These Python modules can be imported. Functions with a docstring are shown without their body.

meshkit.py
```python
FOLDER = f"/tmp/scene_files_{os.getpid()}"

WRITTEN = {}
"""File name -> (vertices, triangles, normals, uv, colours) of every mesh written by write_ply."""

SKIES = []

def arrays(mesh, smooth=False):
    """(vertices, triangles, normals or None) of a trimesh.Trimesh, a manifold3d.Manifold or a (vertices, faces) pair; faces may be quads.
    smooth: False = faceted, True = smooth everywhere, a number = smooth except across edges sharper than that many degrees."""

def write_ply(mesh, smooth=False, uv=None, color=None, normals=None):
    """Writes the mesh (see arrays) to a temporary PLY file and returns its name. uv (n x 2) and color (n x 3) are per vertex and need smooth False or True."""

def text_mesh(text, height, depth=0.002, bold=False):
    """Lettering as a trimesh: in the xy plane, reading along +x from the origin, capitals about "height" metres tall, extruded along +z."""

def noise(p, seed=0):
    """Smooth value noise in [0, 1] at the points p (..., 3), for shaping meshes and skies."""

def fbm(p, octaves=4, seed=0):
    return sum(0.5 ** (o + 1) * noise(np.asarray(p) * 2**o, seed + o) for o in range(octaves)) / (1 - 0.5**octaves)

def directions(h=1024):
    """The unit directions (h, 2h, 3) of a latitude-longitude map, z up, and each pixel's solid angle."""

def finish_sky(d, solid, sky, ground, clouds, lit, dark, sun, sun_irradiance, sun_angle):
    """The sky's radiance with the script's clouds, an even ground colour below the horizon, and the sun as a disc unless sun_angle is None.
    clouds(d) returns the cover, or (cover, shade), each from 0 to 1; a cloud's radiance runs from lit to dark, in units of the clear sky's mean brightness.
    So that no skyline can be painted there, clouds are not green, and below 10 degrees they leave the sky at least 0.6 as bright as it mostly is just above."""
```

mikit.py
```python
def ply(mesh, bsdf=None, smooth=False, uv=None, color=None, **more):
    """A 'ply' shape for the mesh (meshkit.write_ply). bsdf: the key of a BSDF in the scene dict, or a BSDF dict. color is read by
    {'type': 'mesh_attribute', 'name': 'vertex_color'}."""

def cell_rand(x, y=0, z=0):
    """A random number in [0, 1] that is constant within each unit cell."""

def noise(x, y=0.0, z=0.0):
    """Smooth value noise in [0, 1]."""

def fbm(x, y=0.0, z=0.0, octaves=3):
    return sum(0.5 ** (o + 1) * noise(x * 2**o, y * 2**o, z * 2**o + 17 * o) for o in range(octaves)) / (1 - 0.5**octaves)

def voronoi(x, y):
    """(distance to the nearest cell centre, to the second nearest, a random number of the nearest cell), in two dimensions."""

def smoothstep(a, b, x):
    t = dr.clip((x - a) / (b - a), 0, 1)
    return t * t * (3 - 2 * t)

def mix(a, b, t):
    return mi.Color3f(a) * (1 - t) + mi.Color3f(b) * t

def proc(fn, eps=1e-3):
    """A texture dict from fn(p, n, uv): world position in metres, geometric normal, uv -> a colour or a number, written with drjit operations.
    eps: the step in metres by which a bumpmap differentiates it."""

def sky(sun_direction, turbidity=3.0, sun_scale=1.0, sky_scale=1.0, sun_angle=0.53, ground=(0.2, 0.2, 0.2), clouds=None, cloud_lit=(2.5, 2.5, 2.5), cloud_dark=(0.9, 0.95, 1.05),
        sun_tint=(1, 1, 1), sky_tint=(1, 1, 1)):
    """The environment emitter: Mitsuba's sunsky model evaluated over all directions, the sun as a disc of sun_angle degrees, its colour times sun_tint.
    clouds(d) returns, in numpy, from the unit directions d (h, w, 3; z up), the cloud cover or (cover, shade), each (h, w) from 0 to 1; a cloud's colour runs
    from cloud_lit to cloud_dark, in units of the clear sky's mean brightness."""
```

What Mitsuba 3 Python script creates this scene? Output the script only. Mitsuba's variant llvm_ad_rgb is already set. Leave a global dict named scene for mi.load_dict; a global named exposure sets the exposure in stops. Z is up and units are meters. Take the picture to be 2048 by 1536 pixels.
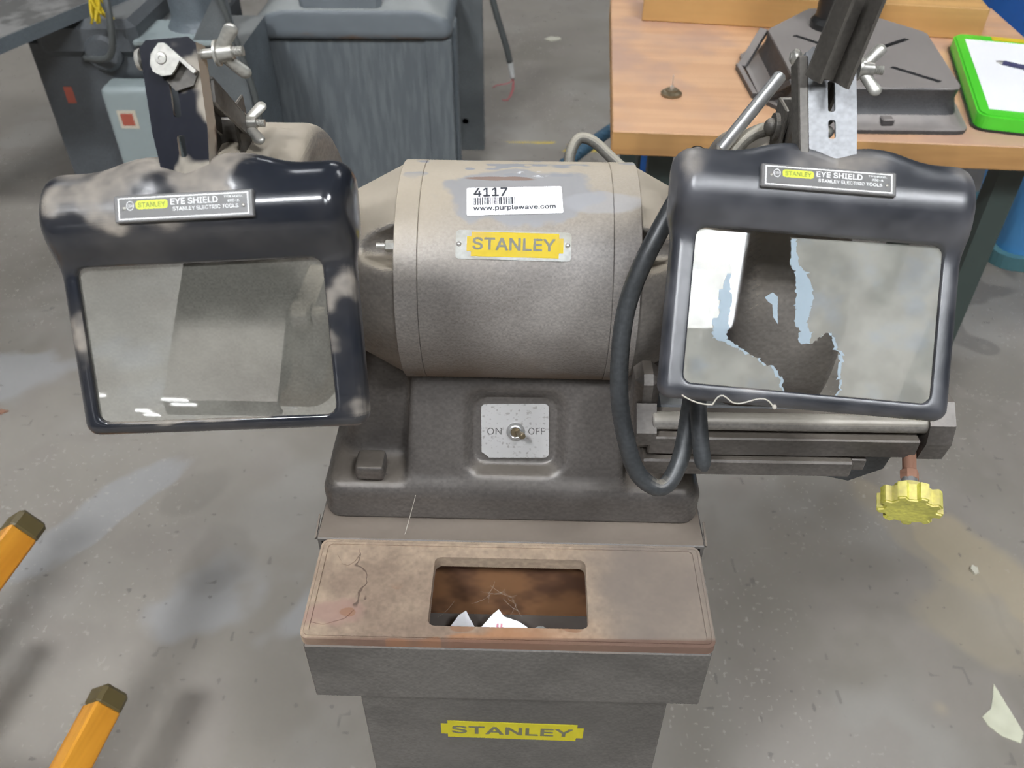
import math
import numpy as np
import trimesh
import drjit as dr
import mitsuba as mi
from shapely.geometry import Polygon, box as sbox
from shapely import affinity
import mikit
import meshkit
from mikit import noise, fbm, smoothstep, mix, proc

T = mi.ScalarTransform4f
scene, labels = {}, {}

# ------------------------------------------------------------------ camera, lights, exposure
PITCH, ROLL = math.radians(40.2), math.radians(0.3)
EYE = np.array([0.003, -0.376, 1.43])
FWD = np.array([0, math.cos(PITCH), -math.sin(PITCH)])
UP0 = np.array([0, math.sin(PITCH), math.cos(PITCH)])
UPV = UP0 * math.cos(ROLL) - np.array([math.sin(ROLL), 0, 0])
scene['camera'] = {'type': 'thinlens', 'fov': math.degrees(2 * math.atan(1024 / 1700)), 'fov_axis': 'x',
                   'aperture_radius': 0.0011, 'focus_distance': 0.66, 'near_clip': 0.02, 'far_clip': 100.0,
                   'to_world': T().look_at(origin=EYE.tolist(), target=(EYE + FWD).tolist(), up=UPV.tolist())}
exposure = 1.05

# ceiling lamps: (x, y, length, radiance); every lamp is a white tray with two glowing tubes, along x, 5.3 m up
LAMP_Z = 5.3
LAMPS = [(0.35, -3.52, 1.3, 12.0), (-2.0, -2.5, 1.1, 84.0), (2.0, -2.3, 1.1, 54.0),
         (-3.0, 3.4, 2.4, 5.0), (3.4, 3.4, 2.4, 5.0), (0.2, 7.5, 2.4, 9.0),
         (-9.0, -16.9, 0.62, 20.0), (-10.3, -18.0, 0.40, 20.0), (-10.6, -16.3, 0.25, 20.0)]



# ------------------------------------------------------------------ helpers
def cat(*ms):
    flat = []
    for m in ms:
        flat.extend(m if isinstance(m, (list, tuple)) else [m])
    return trimesh.util.concatenate(flat)


def numbered(key):
    if key not in scene:
        return key
    n = 1
    while f'{key}_{n:03d}' in scene:
        n += 1
    return f'{key}_{n:03d}'


def add(key, mesh, bsdf, smooth=35, **more):
    key = numbered(key)
    scene[key] = mikit.ply(mesh, bsdf, smooth=smooth, **more)
    return key


def tag(key, label, cat_=None, group=None, kind=None):
    d = {'label': label}
    if cat_:
        d['category'] = cat_
    if group:
        d['group'] = group
    if kind:
        d['kind'] = kind
    labels[key] = d


def mat(R, t):
    m = np.eye(4)
    m[:3, :3] = R
    m[:3, 3] = t
    return m


def rotz(deg):
    a = math.radians(deg)
    return np.array([[math.cos(a), -math.sin(a), 0], [math.sin(a), math.cos(a), 0], [0, 0, 1.0]])


def moved(mesh, M):
    m = mesh.copy()
    m.apply_transform(M)
    return m


def bx(x0, x1, y0, y1, z0, z1, c=0.0):
    """a box, its edges chamfered by c"""
    if c <= 0:
        m = trimesh.creation.box(extents=(x1 - x0, y1 - y0, z1 - z0))
        m.apply_translation(((x0 + x1) / 2, (y0 + y1) / 2, (z0 + z1) / 2))
        return m
    pts = []
    for sx, ax in ((-1, x0), (1, x1)):
        for sy, ay in ((-1, y0), (1, y1)):
            for sz, az in ((-1, z0), (1, z1)):
                pts += [(ax - sx * c, ay - sy * c, az), (ax - sx * c, ay, az - sz * c), (ax, ay - sy * c, az - sz * c)]
    return trimesh.convex.convex_hull(np.array(pts))


def frame_to(p0, p1):
    d = np.asarray(p1, float) - np.asarray(p0, float)
    L = np.linalg.norm(d)
    z = d / L
    x = np.cross([0, 0, 1.0] if abs(z[2]) < 0.9 else [1.0, 0, 0], z)
    x /= np.linalg.norm(x)
    return mat(np.stack([x, np.cross(z, x), z], 1), p0), L


def lathe(profile, p0, p1, n=40):
    """profile [(r, h)] revolved about the axis from p0 towards p1"""
    m = trimesh.creation.revolve(np.array(profile, float), sections=n)
    M, _ = frame_to(p0, p1)
    m.apply_transform(M)
    return m


def rod(p0, p1, r, n=24, c=0.0):
    L = float(np.linalg.norm(np.subtract(p1, p0)))
    c = min(c, r * 0.9, L * 0.4)
    prof = [(0, 0), (r - c, 0), (r, c), (r, L - c), (r - c, L), (0, L)] if c > 0 else [(0, 0), (r, 0), (r, L), (0, L)]
    return lathe(prof, p0, p1, n)


def spline(pts, n=60):
    from scipy.interpolate import CubicSpline
    pts = np.asarray(pts, float)
    t = np.r_[0, np.cumsum(np.linalg.norm(np.diff(pts, axis=0), axis=1))]
    return CubicSpline(t, pts)(np.linspace(0, t[-1], n))


def tube(pts, r, n=60, sides=14, smooth=True):
    p = spline(pts, n) if smooth else np.asarray(pts, float)
    n = len(p)
    rr = np.broadcast_to(np.asarray(r, float), (n,))
    t = np.gradient(p, axis=0)
    t /= np.linalg.norm(t, axis=1, keepdims=True)
    u = np.cross(t[0], [0.3, 0.5, 0.8])
    rings = []
    for i in range(n):
        u = u - t[i] * (u @ t[i])
        u /= np.linalg.norm(u)
        w = np.cross(t[i], u)
        a = np.arange(sides) * 2 * np.pi / sides
        rings.append(p[i] + rr[i] * (np.cos(a)[:, None] * u + np.sin(a)[:, None] * w))
    v = np.vstack(rings + [p[:1], p[-1:]])
    i, j = np.meshgrid(np.arange(n - 1), np.arange(sides), indexing='ij')
    a, b = i * sides + j, i * sides + (j + 1) % sides
    f = np.vstack([np.stack([a, b, b + sides], -1).reshape(-1, 3), np.stack([a, b + sides, a + sides], -1).reshape(-1, 3)])
    k = np.arange(sides)
    c0, c1 = n * sides, n * sides + 1
    f = np.vstack([f, np.stack([k * 0 + c0, (k + 1) % sides, k], 1), np.stack([k * 0 + c1, (n - 1) * sides + k, (n - 1) * sides + (k + 1) % sides], 1)])
    return trimesh.Trimesh(v, f, process=False)


def plate(poly, depth):
    return trimesh.creation.extrude_polygon(poly, depth, engine='earcut')


def rrect(x0, x1, y0, y1, r, q=6):
    return sbox(x0 + r, y0 + r, x1 - r, y1 - r).buffer(r, quad_segs=q)


def text(s, height, width=None, bold=False, depth=0.0003):
    """lettering centred on the origin; width stretches it"""
    m = meshkit.text_mesh(s, height, depth, bold)
    lo, hi = m.bounds
    m.apply_translation((-(lo[0] + hi[0]) / 2, -(lo[1] + hi[1]) / 2, 0))
    if width:
        m.apply_scale((width / (hi[0] - lo[0]), 1, 1))
    return m


def ball(c, r, n=2):
    m = trimesh.creation.icosphere(subdivisions=n, radius=1.0)
    m.apply_scale(r)
    m.apply_translation(c)
    return m


# signed distances (numpy) and their surface (surface nets)
def s_box(p, c, h, r=0.0):
    q = np.abs(p - np.asarray(c)) - (np.asarray(h) - r)
    return np.linalg.norm(np.maximum(q, 0), axis=-1) + np.minimum(q.max(-1), 0) - r


def s_cylx(p, c, r, hl, f=0.0):
    d = np.stack([np.hypot(p[..., 1] - c[1], p[..., 2] - c[2]) - (r - f), np.abs(p[..., 0] - c[0]) - (hl - f)], -1)
    return np.linalg.norm(np.maximum(d, 0), axis=-1) + np.minimum(d.max(-1), 0) - f


def s_ell(p, c, r):
    q = (p - np.asarray(c)) / np.asarray(r)
    k = np.linalg.norm(q, axis=-1)
    return (k - 1) * np.min(r) * 1.0


def smin(a, b, k):
    h = np.clip(0.5 + 0.5 * (b - a) / k, 0, 1)
    return b * (1 - h) + a * h - k * h * (1 - h)


def smax(a, b, k):
    return -smin(-a, -b, k)


def nets(f, lo, hi, h):
    lo, hi = np.asarray(lo, float) - 1.5 * h, np.asarray(hi, float) + 1.5 * h
    n = np.ceil((hi - lo) / h).astype(int) + 1
    ax = [lo[k] + h * np.arange(n[k]) for k in range(3)]
    g = np.stack(np.meshgrid(*ax, indexing='ij'), -1)
    d = f(g)
    s = d < 0
    cnt = np.zeros(np.array(d.shape) - 1)
    acc = np.zeros(cnt.shape + (3,))
    C = lambda o, a: a[o[0]:a.shape[0] - 1 + o[0], o[1]:a.shape[1] - 1 + o[1], o[2]:a.shape[2] - 1 + o[2]]
    for k in range(3):
        e = np.eye(3, dtype=int)[k]
        others = [i for i in range(3) if i != k]
        for a in (0, 1):
            for b in (0, 1):
                o = np.zeros(3, int)
                o[others[0]], o[others[1]] = a, b
                d0, d1 = C(o, d), C(o + e, d)
                cross = (d0 < 0) != (d1 < 0)
                t = np.where(cross, d0 / np.where(cross, d0 - d1, 1), 0)
                pos = C(o, g) + t[..., None] * e * h
                acc += np.where(cross[..., None], pos, 0)
                cnt += cross
    act = cnt > 0
    idx = -np.ones(cnt.shape, int)
    idx[act] = np.arange(act.sum())
    v = acc[act] / cnt[act][:, None]
    faces = []
    for k in range(3):
        o1, o2 = [i for i in range(3) if i != k]
        sl = [slice(1, -1)] * 3
        sl[k] = slice(0, d.shape[k] - 1)
        a = s[tuple(sl)]
        sl2 = list(sl)
        sl2[k] = slice(1, d.shape[k])
        b = s[tuple(sl2)]
        ii = np.argwhere(a != b)
        off = np.ones(3, int)
        off[k] = 0
        base = ii + off
        inside = a[tuple(ii.T)]
        E1, E2 = np.eye(3, dtype=int)[o1], np.eye(3, dtype=int)[o2]
        q = np.stack([idx[tuple((base - E1 - E2).T)], idx[tuple((base - E2).T)], idx[tuple(base.T)], idx[tuple((base - E1).T)]], 1)
        flip = inside if k != 1 else ~inside
        q = np.where(flip[:, None], q, q[:, ::-1])
        faces.append(q)
    q = np.vstack(faces)
    m = trimesh.Trimesh(v, np.vstack([q[:, [0, 1, 2]], q[:, [0, 2, 3]]]), process=False)
    return m


# ------------------------------------------------------------------ materials
def rgb(*c):
    return {'type': 'rgb', 'value': list(c)}


def bsdf(key, base, rough=0.5, metallic=0.0, specular=0.5, **more):
    scene[key] = {'type': 'twosided', 'bsdf': {'type': 'principled', 'base_color': base if isinstance(base, dict) else rgb(*base),
                                               'roughness': rough, 'metallic': metallic, 'specular': specular, **more}}
    return key


def C3(*c):
    return mi.Color3f(*c)


def up_of(n):
    return dr.abs(n.z)


def floor_fn(p, n, uv):
    x, y = p.x, p.y
    c = mix((0.275, 0.252, 0.22), (0.205, 0.187, 0.16), smoothstep(0.35, 0.72, fbm(x * 1.3, y * 1.3, 0.0, 4)))
    c = mix(c, (0.31, 0.295, 0.27), smoothstep(0.45, 0.75, fbm(x * 3.1 + 7, y * 3.1, 3.0, 4)) * 0.6)
    c = mix(c, (0.25, 0.225, 0.20), smoothstep(0.5, 0.7, fbm(x * 9, y * 9 + 3, 5.0, 3)) * 0.5)
    nn = fbm(x * 5, y * 5, 9.0, 4)

    def blot(cx, cy, rx, ry, ang, soft=0.5):
        ca, sa = math.cos(ang), math.sin(ang)
        u, v = ((x - cx) * ca + (y - cy) * sa) / rx, (-(x - cx) * sa + (y - cy) * ca) / ry
        return smoothstep(1.0, 1.0 - soft, dr.sqrt(u * u + v * v) + (nn - 0.5) * 2.6)
    paint = blot(-1.25, 1.35, 0.42, 0.10, 0.35) + blot(-0.93, 0.83, 0.20, 0.035, 1.0) + blot(-0.86, 0.86, 0.17, 0.025, 1.0) + blot(-0.62, 0.62, 0.14, 0.10, 0.4) + blot(-0.40, 0.60, 0.10, 0.05, 0.7) + blot(-0.72, 1.3, 0.3, 0.12, 0.2)
    c = mix(c, (0.335, 0.342, 0.352), dr.clip(paint, 0, 1) * 0.5)
    dark = blot(-0.72, 0.92, 0.12, 0.05, 0.9) + blot(-0.62, 0.72, 0.08, 0.10, 0.2)
    c = mix(c, (0.17, 0.155, 0.135), dr.clip(dark, 0, 1) * 0.28)
    yel = blot(1.02, 0.70, 0.20, 0.055, -1.05) + blot(0.95, 0.55, 0.14, 0.10, -0.9) * 0.5 + blot(0.78, 0.42, 0.05, 0.05, 0.0) * 0.6 + blot(0.83, 0.93, 0.3, 0.05, -1.05) * 0.5
    c = mix(c, (0.40, 0.33, 0.21), dr.clip(yel, 0, 1) * 0.5)
    line = smoothstep(0.06, 0.03, dr.abs(y - 2.74 - 0.02 * (x + 0.2))) * smoothstep(0.47, 0.56, fbm(x * 7, y * 12, 2.0, 3)) * smoothstep(-0.35, -0.25, x) * smoothstep(0.5, 0.3, x)
    c = mix(c, (0.62, 0.46, 0.05), line * 0.85)
    specks = smoothstep(0.86, 0.93, noise(x * 150, y * 150, 1.0)) * smoothstep(0.48, 0.66, fbm(x * 2.2 + 5, y * 2.2, 8.0, 2))
    c = mix(c, (0.50, 0.47, 0.42), specks * 0.32)
    dk = smoothstep(0.93, 0.97, noise(x * 60, y * 60, 4.0))
    c = mix(c, (0.13, 0.12, 0.11), dk * 0.5)
    crack = smoothstep(0.02, 0.006, dr.abs(fbm(x * 1.7 + 2, y * 1.7, 12.0, 4) - 0.5)) * smoothstep(0.9, 1.2, x)
    return mix(c, (0.12, 0.11, 0.10), crack * 0.5)


bsdf('floor_mat', proc(floor_fn), 0.72, specular=0.25)
bsdf('wall_mat', (0.22, 0.215, 0.20), 0.8)
bsdf('ceiling_mat', (0.26, 0.26, 0.255), 0.8)
bsdf('lamp_white', (0.75, 0.75, 0.75), 0.5)


def dusty(base, dust, lo, hi, amount, scale=14.0, extra=None):
    """a base colour with dust lying on what faces up"""
    def fn(p, n, uv):
        f = fbm(p.x * scale, p.y * scale, p.z * scale, 4)
        g = fbm(p.x * 420, p.y * 420, p.z * 420, 2)
        c = mix(base, [b * 0.72 for b in base], smoothstep(0.35, 0.7, f)) * (0.78 + 0.44 * g)
        if extra:
            c = extra(c, p, n, f)
        return mix(c, dust, smoothstep(lo, hi, n.z + (f - 0.5) * 0.5) * amount)
    return proc(fn)


GY = math.radians(-1.2)
CG, SG = math.cos(GY), math.sin(GY)


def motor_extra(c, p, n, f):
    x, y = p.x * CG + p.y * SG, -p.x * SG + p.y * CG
    low = smoothstep(1.035, 0.975, p.z + (f - 0.5) * 0.05)  # rusty brown low down, deepened to carry the motor's shading in the colour
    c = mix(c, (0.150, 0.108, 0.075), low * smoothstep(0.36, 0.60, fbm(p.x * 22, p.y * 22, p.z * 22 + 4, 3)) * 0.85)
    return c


def motor_fn(p, n, uv):
    x = p.x * CG + p.y * SG
    y = -p.x * SG + p.y * CG
    a = dr.atan2(p.z - 1.040, 0.2328 - y) * (180 / math.pi)
    f = fbm(p.x * 16, p.y * 16, p.z * 16, 4)
    g = fbm(p.x * 700, p.y * 700, p.z * 700, 2)
    c = mix((0.225, 0.208, 0.193), (0.165, 0.150, 0.138), smoothstep(0.35, 0.7, f)) * (0.72 + 0.56 * g)
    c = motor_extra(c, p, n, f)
    d = smoothstep(28.0, 88.0, a + (f - 0.5) * 40 - x * 160)
    c = mix(c, (0.42, 0.36, 0.275), d * 0.85)
    # bare, wiped patch round the lot sticker and small ones above it
    w = fbm(x * 60, a * 0.10, 3.0, 3) - 0.5
    r = dr.sqrt(dr.square((x - 0.002) / 0.058) + dr.square((a - 74) / 20.0)) + w * 0.55
    c = mix(c, (0.25, 0.255, 0.27), smoothstep(1.05, 0.9, r) * 0.8)
    r2 = dr.sqrt(dr.square((x - 0.066) / 0.03) + dr.square((a - 68) / 7.0)) + w * 0.5
    c = mix(c, (0.33, 0.33, 0.34), smoothstep(1.1, 0.8, r2) * 0.6)
    spots = smoothstep(0.62, 0.68, fbm(x * 55, a * 0.16, 8.0, 2)) * smoothstep(80.0, 92.0, a)
    c = mix(c, (0.24, 0.245, 0.26), spots * 0.9)
    rust = smoothstep(1.0, 0.7, dr.sqrt(dr.square((x + 0.010) / 0.034) + dr.square((a - 84) / 2.2)) + w * 0.8)
    c = mix(c, (0.20, 0.12, 0.085), rust * 0.8)
    flake = smoothstep(0.60, 0.68, fbm(x * 170, a * 0.6, 5.0, 2)) * smoothstep(0.012, 0.004, dr.abs(x - 0.012 - 0.02 * w)) * smoothstep(4.0, 1.0, dr.abs(a - 89))
    return mix(c, (0.62, 0.63, 0.64), flake)


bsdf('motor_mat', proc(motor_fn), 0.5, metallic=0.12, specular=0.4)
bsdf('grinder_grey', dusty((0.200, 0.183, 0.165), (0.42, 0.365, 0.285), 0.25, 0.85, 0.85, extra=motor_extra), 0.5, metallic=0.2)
bsdf('base_grey', dusty((0.105, 0.095, 0.087), (0.22, 0.19, 0.155), 0.55, 1.0, 0.5, extra=None), 0.40, metallic=0.2)
bsdf('pocket_dark', (0.07, 0.06, 0.052), 0.7)


def tray_fn(p, n, uv):
    f = fbm(p.x * 18, p.y * 18, p.z * 18, 4)
    g = fbm(p.x * 260, p.y * 260, p.z * 260, 3)
    c = mix((0.305, 0.232, 0.168), (0.205, 0.15, 0.112), smoothstep(0.38, 0.70, f)) * (0.72 + 0.55 * g)
    c = mix(c, (0.175, 0.150, 0.130), smoothstep(0.01, 0.12, p.x + (f - 0.5) * 0.18) * 0.75)  # right part greyed: a soft shadow put into the tray colour
    ru = smoothstep(0.55, 0.72, fbm(p.x * 14 + 3, p.y * 40, 2.0, 3)) * smoothstep(0.03, 0.006, p.y + (g - 0.5) * 0.01) * smoothstep(0.10, -0.02, p.x)
    c = mix(c, (0.36, 0.15, 0.055), dr.clip(ru * 1.2, 0, 1) * 0.55)
    edge = smoothstep(0.005, 0.001, p.y) * 0.85
    c = mix(c, (0.13, 0.075, 0.055), edge)
    # flaked paint at the left: a lip of darker, redder metal
    w = fbm(p.x * 50, p.y * 50, 6.0, 3) - 0.5
    r = dr.sqrt(dr.square((p.x + 0.138) / 0.026) + dr.square((p.y - 0.026) / 0.016)) + w
    c = mix(c, (0.27, 0.17, 0.14), smoothstep(1.1, 0.7, r) * 0.75)
    ln = smoothstep(0.0016, 0.0005, dr.abs(p.x + 0.124 + 0.05 * w + 0.12 * (p.y - 0.05))) * smoothstep(0.03, 0.035, p.y) * smoothstep(0.095, 0.085, p.y)
    c = mix(c, (0.09, 0.06, 0.045), ln * 0.85)
    spot = smoothstep(0.75, 0.82, noise(p.x * 55, p.y * 75, 3.0)) * smoothstep(0.52, 0.62, fbm(p.x * 9, p.y * 9, 1.0, 2))
    return mix(c, (0.22, 0.11, 0.06), spot * 0.7)


bsdf('tray_rust', proc(tray_fn), 0.75, specular=0.25)
bsdf('bin_rust', proc(lambda p, n, uv: mix((0.21, 0.105, 0.05), (0.09, 0.045, 0.027), smoothstep(0.35, 0.65, fbm(p.x * 25, p.y * 25, p.z * 25, 4)))), 0.85, specular=0.2)
bsdf('pedestal_grey', dusty((0.100, 0.093, 0.085), (0.22, 0.18, 0.145), 0.6, 1.0, 0.75), 0.45, metallic=0.15)


def black_fn(p, n, uv):
    f = fbm(p.x * 24, p.y * 24, p.z * 24, 4)
    d = smoothstep(0.47, 0.60, f + 0.30 * (n.z - 0.75))
    g = fbm(p.x * 160, p.y * 160, p.z * 160, 2)
    c = mix((0.012, 0.014, 0.019), (0.055, 0.052, 0.051), smoothstep(0.3, 0.8, f) * 0.6)
    return mix(c, (0.27, 0.237, 0.198), d * (0.35 + 0.6 * g))


def black_fn2(p, n, uv):
    f = fbm(p.x * 20 + 5, p.y * 20, p.z * 20, 4)
    d = smoothstep(0.48, 0.70, f + 0.30 * (n.z - 0.80))
    g = fbm(p.x * 160, p.y * 160, p.z * 160, 2)
    c = mix((0.014, 0.016, 0.021), (0.105, 0.105, 0.115), smoothstep(0.3, 0.75, f) * 0.8)  # blue-grey lift in the base colour stands for the frame's soft gloss
    return mix(c, (0.24, 0.215, 0.185), d * (0.35 + 0.6 * g))


def black_rough(p, n, uv):
    f = fbm(p.x * 24, p.y * 24, p.z * 24, 4)
    return 0.16 + 0.5 * smoothstep(0.47, 0.60, f + 0.30 * (n.z - 0.75))


bsdf('shield_black', proc(black_fn), proc(black_rough), specular=0.6)
bsdf('shield_black_clean', proc(black_fn2), 0.38, specular=0.9)


def arm_fn(p, n, uv):
    f = fbm(p.x * 30, p.y * 30, p.z * 20, 4)
    d = smoothstep(0.50, 0.56, f + 1.6 * (p.x + 0.172) + 1.2 * (p.z - 1.228) - 0.02 + 0.10 * smoothstep(0.7, 0.95, dr.abs(n.x)))
    return mix((0.010, 0.011, 0.016), (0.30, 0.27, 0.225), d * 0.9)


bsdf('arm_black', proc(arm_fn), 0.22, specular=0.5)
bsdf('arm_steel', dusty((0.21, 0.22, 0.235), (0.30, 0.285, 0.25), 0.3, 1.0, 0.4), 0.45, metallic=0.15)
bsdf('link_dark', dusty((0.085, 0.078, 0.068), (0.30, 0.27, 0.23), 0.5, 1.0, 0.6), 0.5, metallic=0.2)
bsdf('zinc', dusty((0.46, 0.45, 0.41), (0.48, 0.44, 0.37), 0.5, 1.0, 0.5), 0.36, metallic=0.55)
bsdf('steel', (0.52, 0.52, 0.51), 0.32, metallic=0.8)
bsdf('rod_dusty', dusty((0.27, 0.255, 0.235), (0.38, 0.35, 0.29), 0.3, 0.9, 0.7), 0.45, metallic=0.15)
bsdf('bright_rivet', (0.72, 0.70, 0.66), 0.25, metallic=0.8)
bsdf('rubber', dusty((0.035, 0.038, 0.040), (0.30, 0.27, 0.22), 0.72, 1.05, 0.55), 0.42, specular=0.5)
bsdf('rubber_dusty', dusty((0.10, 0.095, 0.082), (0.34, 0.31, 0.25), 0.2, 0.9, 0.9), 0.6)
bsdf('label_dark', (0.115, 0.112, 0.108), 0.4)
bsdf('label_white', (0.66, 0.66, 0.65), 0.5)
bsdf('label_lime', (0.50, 0.56, 0.03), 0.5)
bsdf('label_olive', (0.16, 0.19, 0.02), 0.5)
bsdf('emboss', (0.07, 0.068, 0.066), 0.5)
bsdf('brand_yellow', proc(lambda p, n, uv: mix((0.52, 0.385, 0.025), (0.46, 0.32, 0.08), smoothstep(0.4, 0.7, fbm(p.x * 45, p.y * 45, p.z * 45, 3)))), 0.6, specular=0.2)
bsdf('decal_yellow', (0.44, 0.38, 0.018), 0.55, specular=0.2)
bsdf('brand_grey', (0.17, 0.165, 0.14), 0.6, specular=0.2)
bsdf('decal_grey', (0.105, 0.10, 0.06), 0.5)
bsdf('plate_steel', dusty((0.31, 0.32, 0.31), (0.36, 0.31, 0.2), 0.4, 1.0, 0.4, 60.0), 0.5, metallic=0.2)
bsdf('paper_white', (0.80, 0.80, 0.81), 0.6)
bsdf('ink', (0.035, 0.037, 0.045), 0.6)
bsdf('ink_grey', (0.12, 0.115, 0.11), 0.6)
bsdf('switch_alu', proc(lambda p, n, uv: mix((0.55, 0.54, 0.53), (0.26, 0.24, 0.22), smoothstep(0.60, 0.80, fbm(p.x * 420, p.y * 420, p.z * 420, 2)) * 0.6)), 0.42, metallic=0.3)
bsdf('brass_dark', (0.20, 0.16, 0.10), 0.35, metallic=0.6)
bsdf('knob_yellow', dusty((0.58, 0.55, 0.10), (0.62, 0.50, 0.28), 0.4, 1.0, 0.45, 60.0), 0.4)
bsdf('rust', (0.25, 0.13, 0.085), 0.8)
bsdf('cast_iron', dusty((0.060, 0.060, 0.062), (0.30, 0.27, 0.25), 0.35, 0.85, 0.85), 0.5, metallic=0.2)
bsdf('black_paint', (0.016, 0.016, 0.016), 0.35)
bsdf('hole_black', (0.004, 0.004, 0.004), 0.9)


def wood(a, b, ax, ay, freq):
    def fn(p, n, uv):
        u, v = p.x * ax[0] + p.y * ax[1], p.x * ay[0] + p.y * ay[1] + p.z * 0.7
        g = fbm(u * 3, v * freq, p.z * freq * 0.6, 4)
        q = fbm(u * 2.2 + 4, v * 5, 7.0, 3)
        c = mix(a, b, smoothstep(0.3, 0.7, g))
        return mix(c, [k * 0.72 for k in a], smoothstep(0.55, 0.75, q) * 0.5)
    return proc(fn)


def bench_fn(p, n, uv):
    u, v = p.x * 0.997 - p.y * 0.08, p.x * 0.08 + p.y * 0.997
    g = fbm(u * 3, v * 45, p.z * 40, 4)
    side = mix((0.46, 0.255, 0.095), (0.39, 0.205, 0.075), smoothstep(0.35, 0.68, g))
    top = mix((0.60, 0.36, 0.205), (0.55, 0.315, 0.175), smoothstep(0.3, 0.7, g))
    q = fbm(u * 5, v * 5, 3.0, 4)
    top = mix(top, (0.42, 0.265, 0.20), smoothstep(0.47, 0.70, q) * 0.75)
    sm = fbm(u * 9, v * 9, 6.0, 3)
    side = mix(side, (0.20, 0.105, 0.04), smoothstep(0.52, 0.75, sm) * 0.5)
    return mix(side, top, smoothstep(0.5, 0.9, n.z))


bsdf('bench_wood', proc(bench_fn), 0.5)
bsdf('beam_wood', wood((0.58, 0.34, 0.125), (0.50, 0.28, 0.10), (0.99, -0.17), (0.17, 0.99), 40), 0.5)
bsdf('stool_wood', wood((0.62, 0.28, 0.03), (0.44, 0.17, 0.015), (0.2, 0.98), (0.98, -0.2), 70), 0.35)
bsdf('ferrule', (0.085, 0.065, 0.025), 0.4)
bsdf('machine_grey', dusty((0.135, 0.158, 0.175), (0.25, 0.25, 0.235), 0.7, 1.0, 0.7, 5.0), 0.5)
bsdf('machine_dark_shaded', dusty((0.075, 0.083, 0.090), (0.2, 0.2, 0.19), 0.7, 1.0, 0.6, 5.0), 0.5)  # dark parts; on the cabinet a shaded copy of machine_grey


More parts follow.
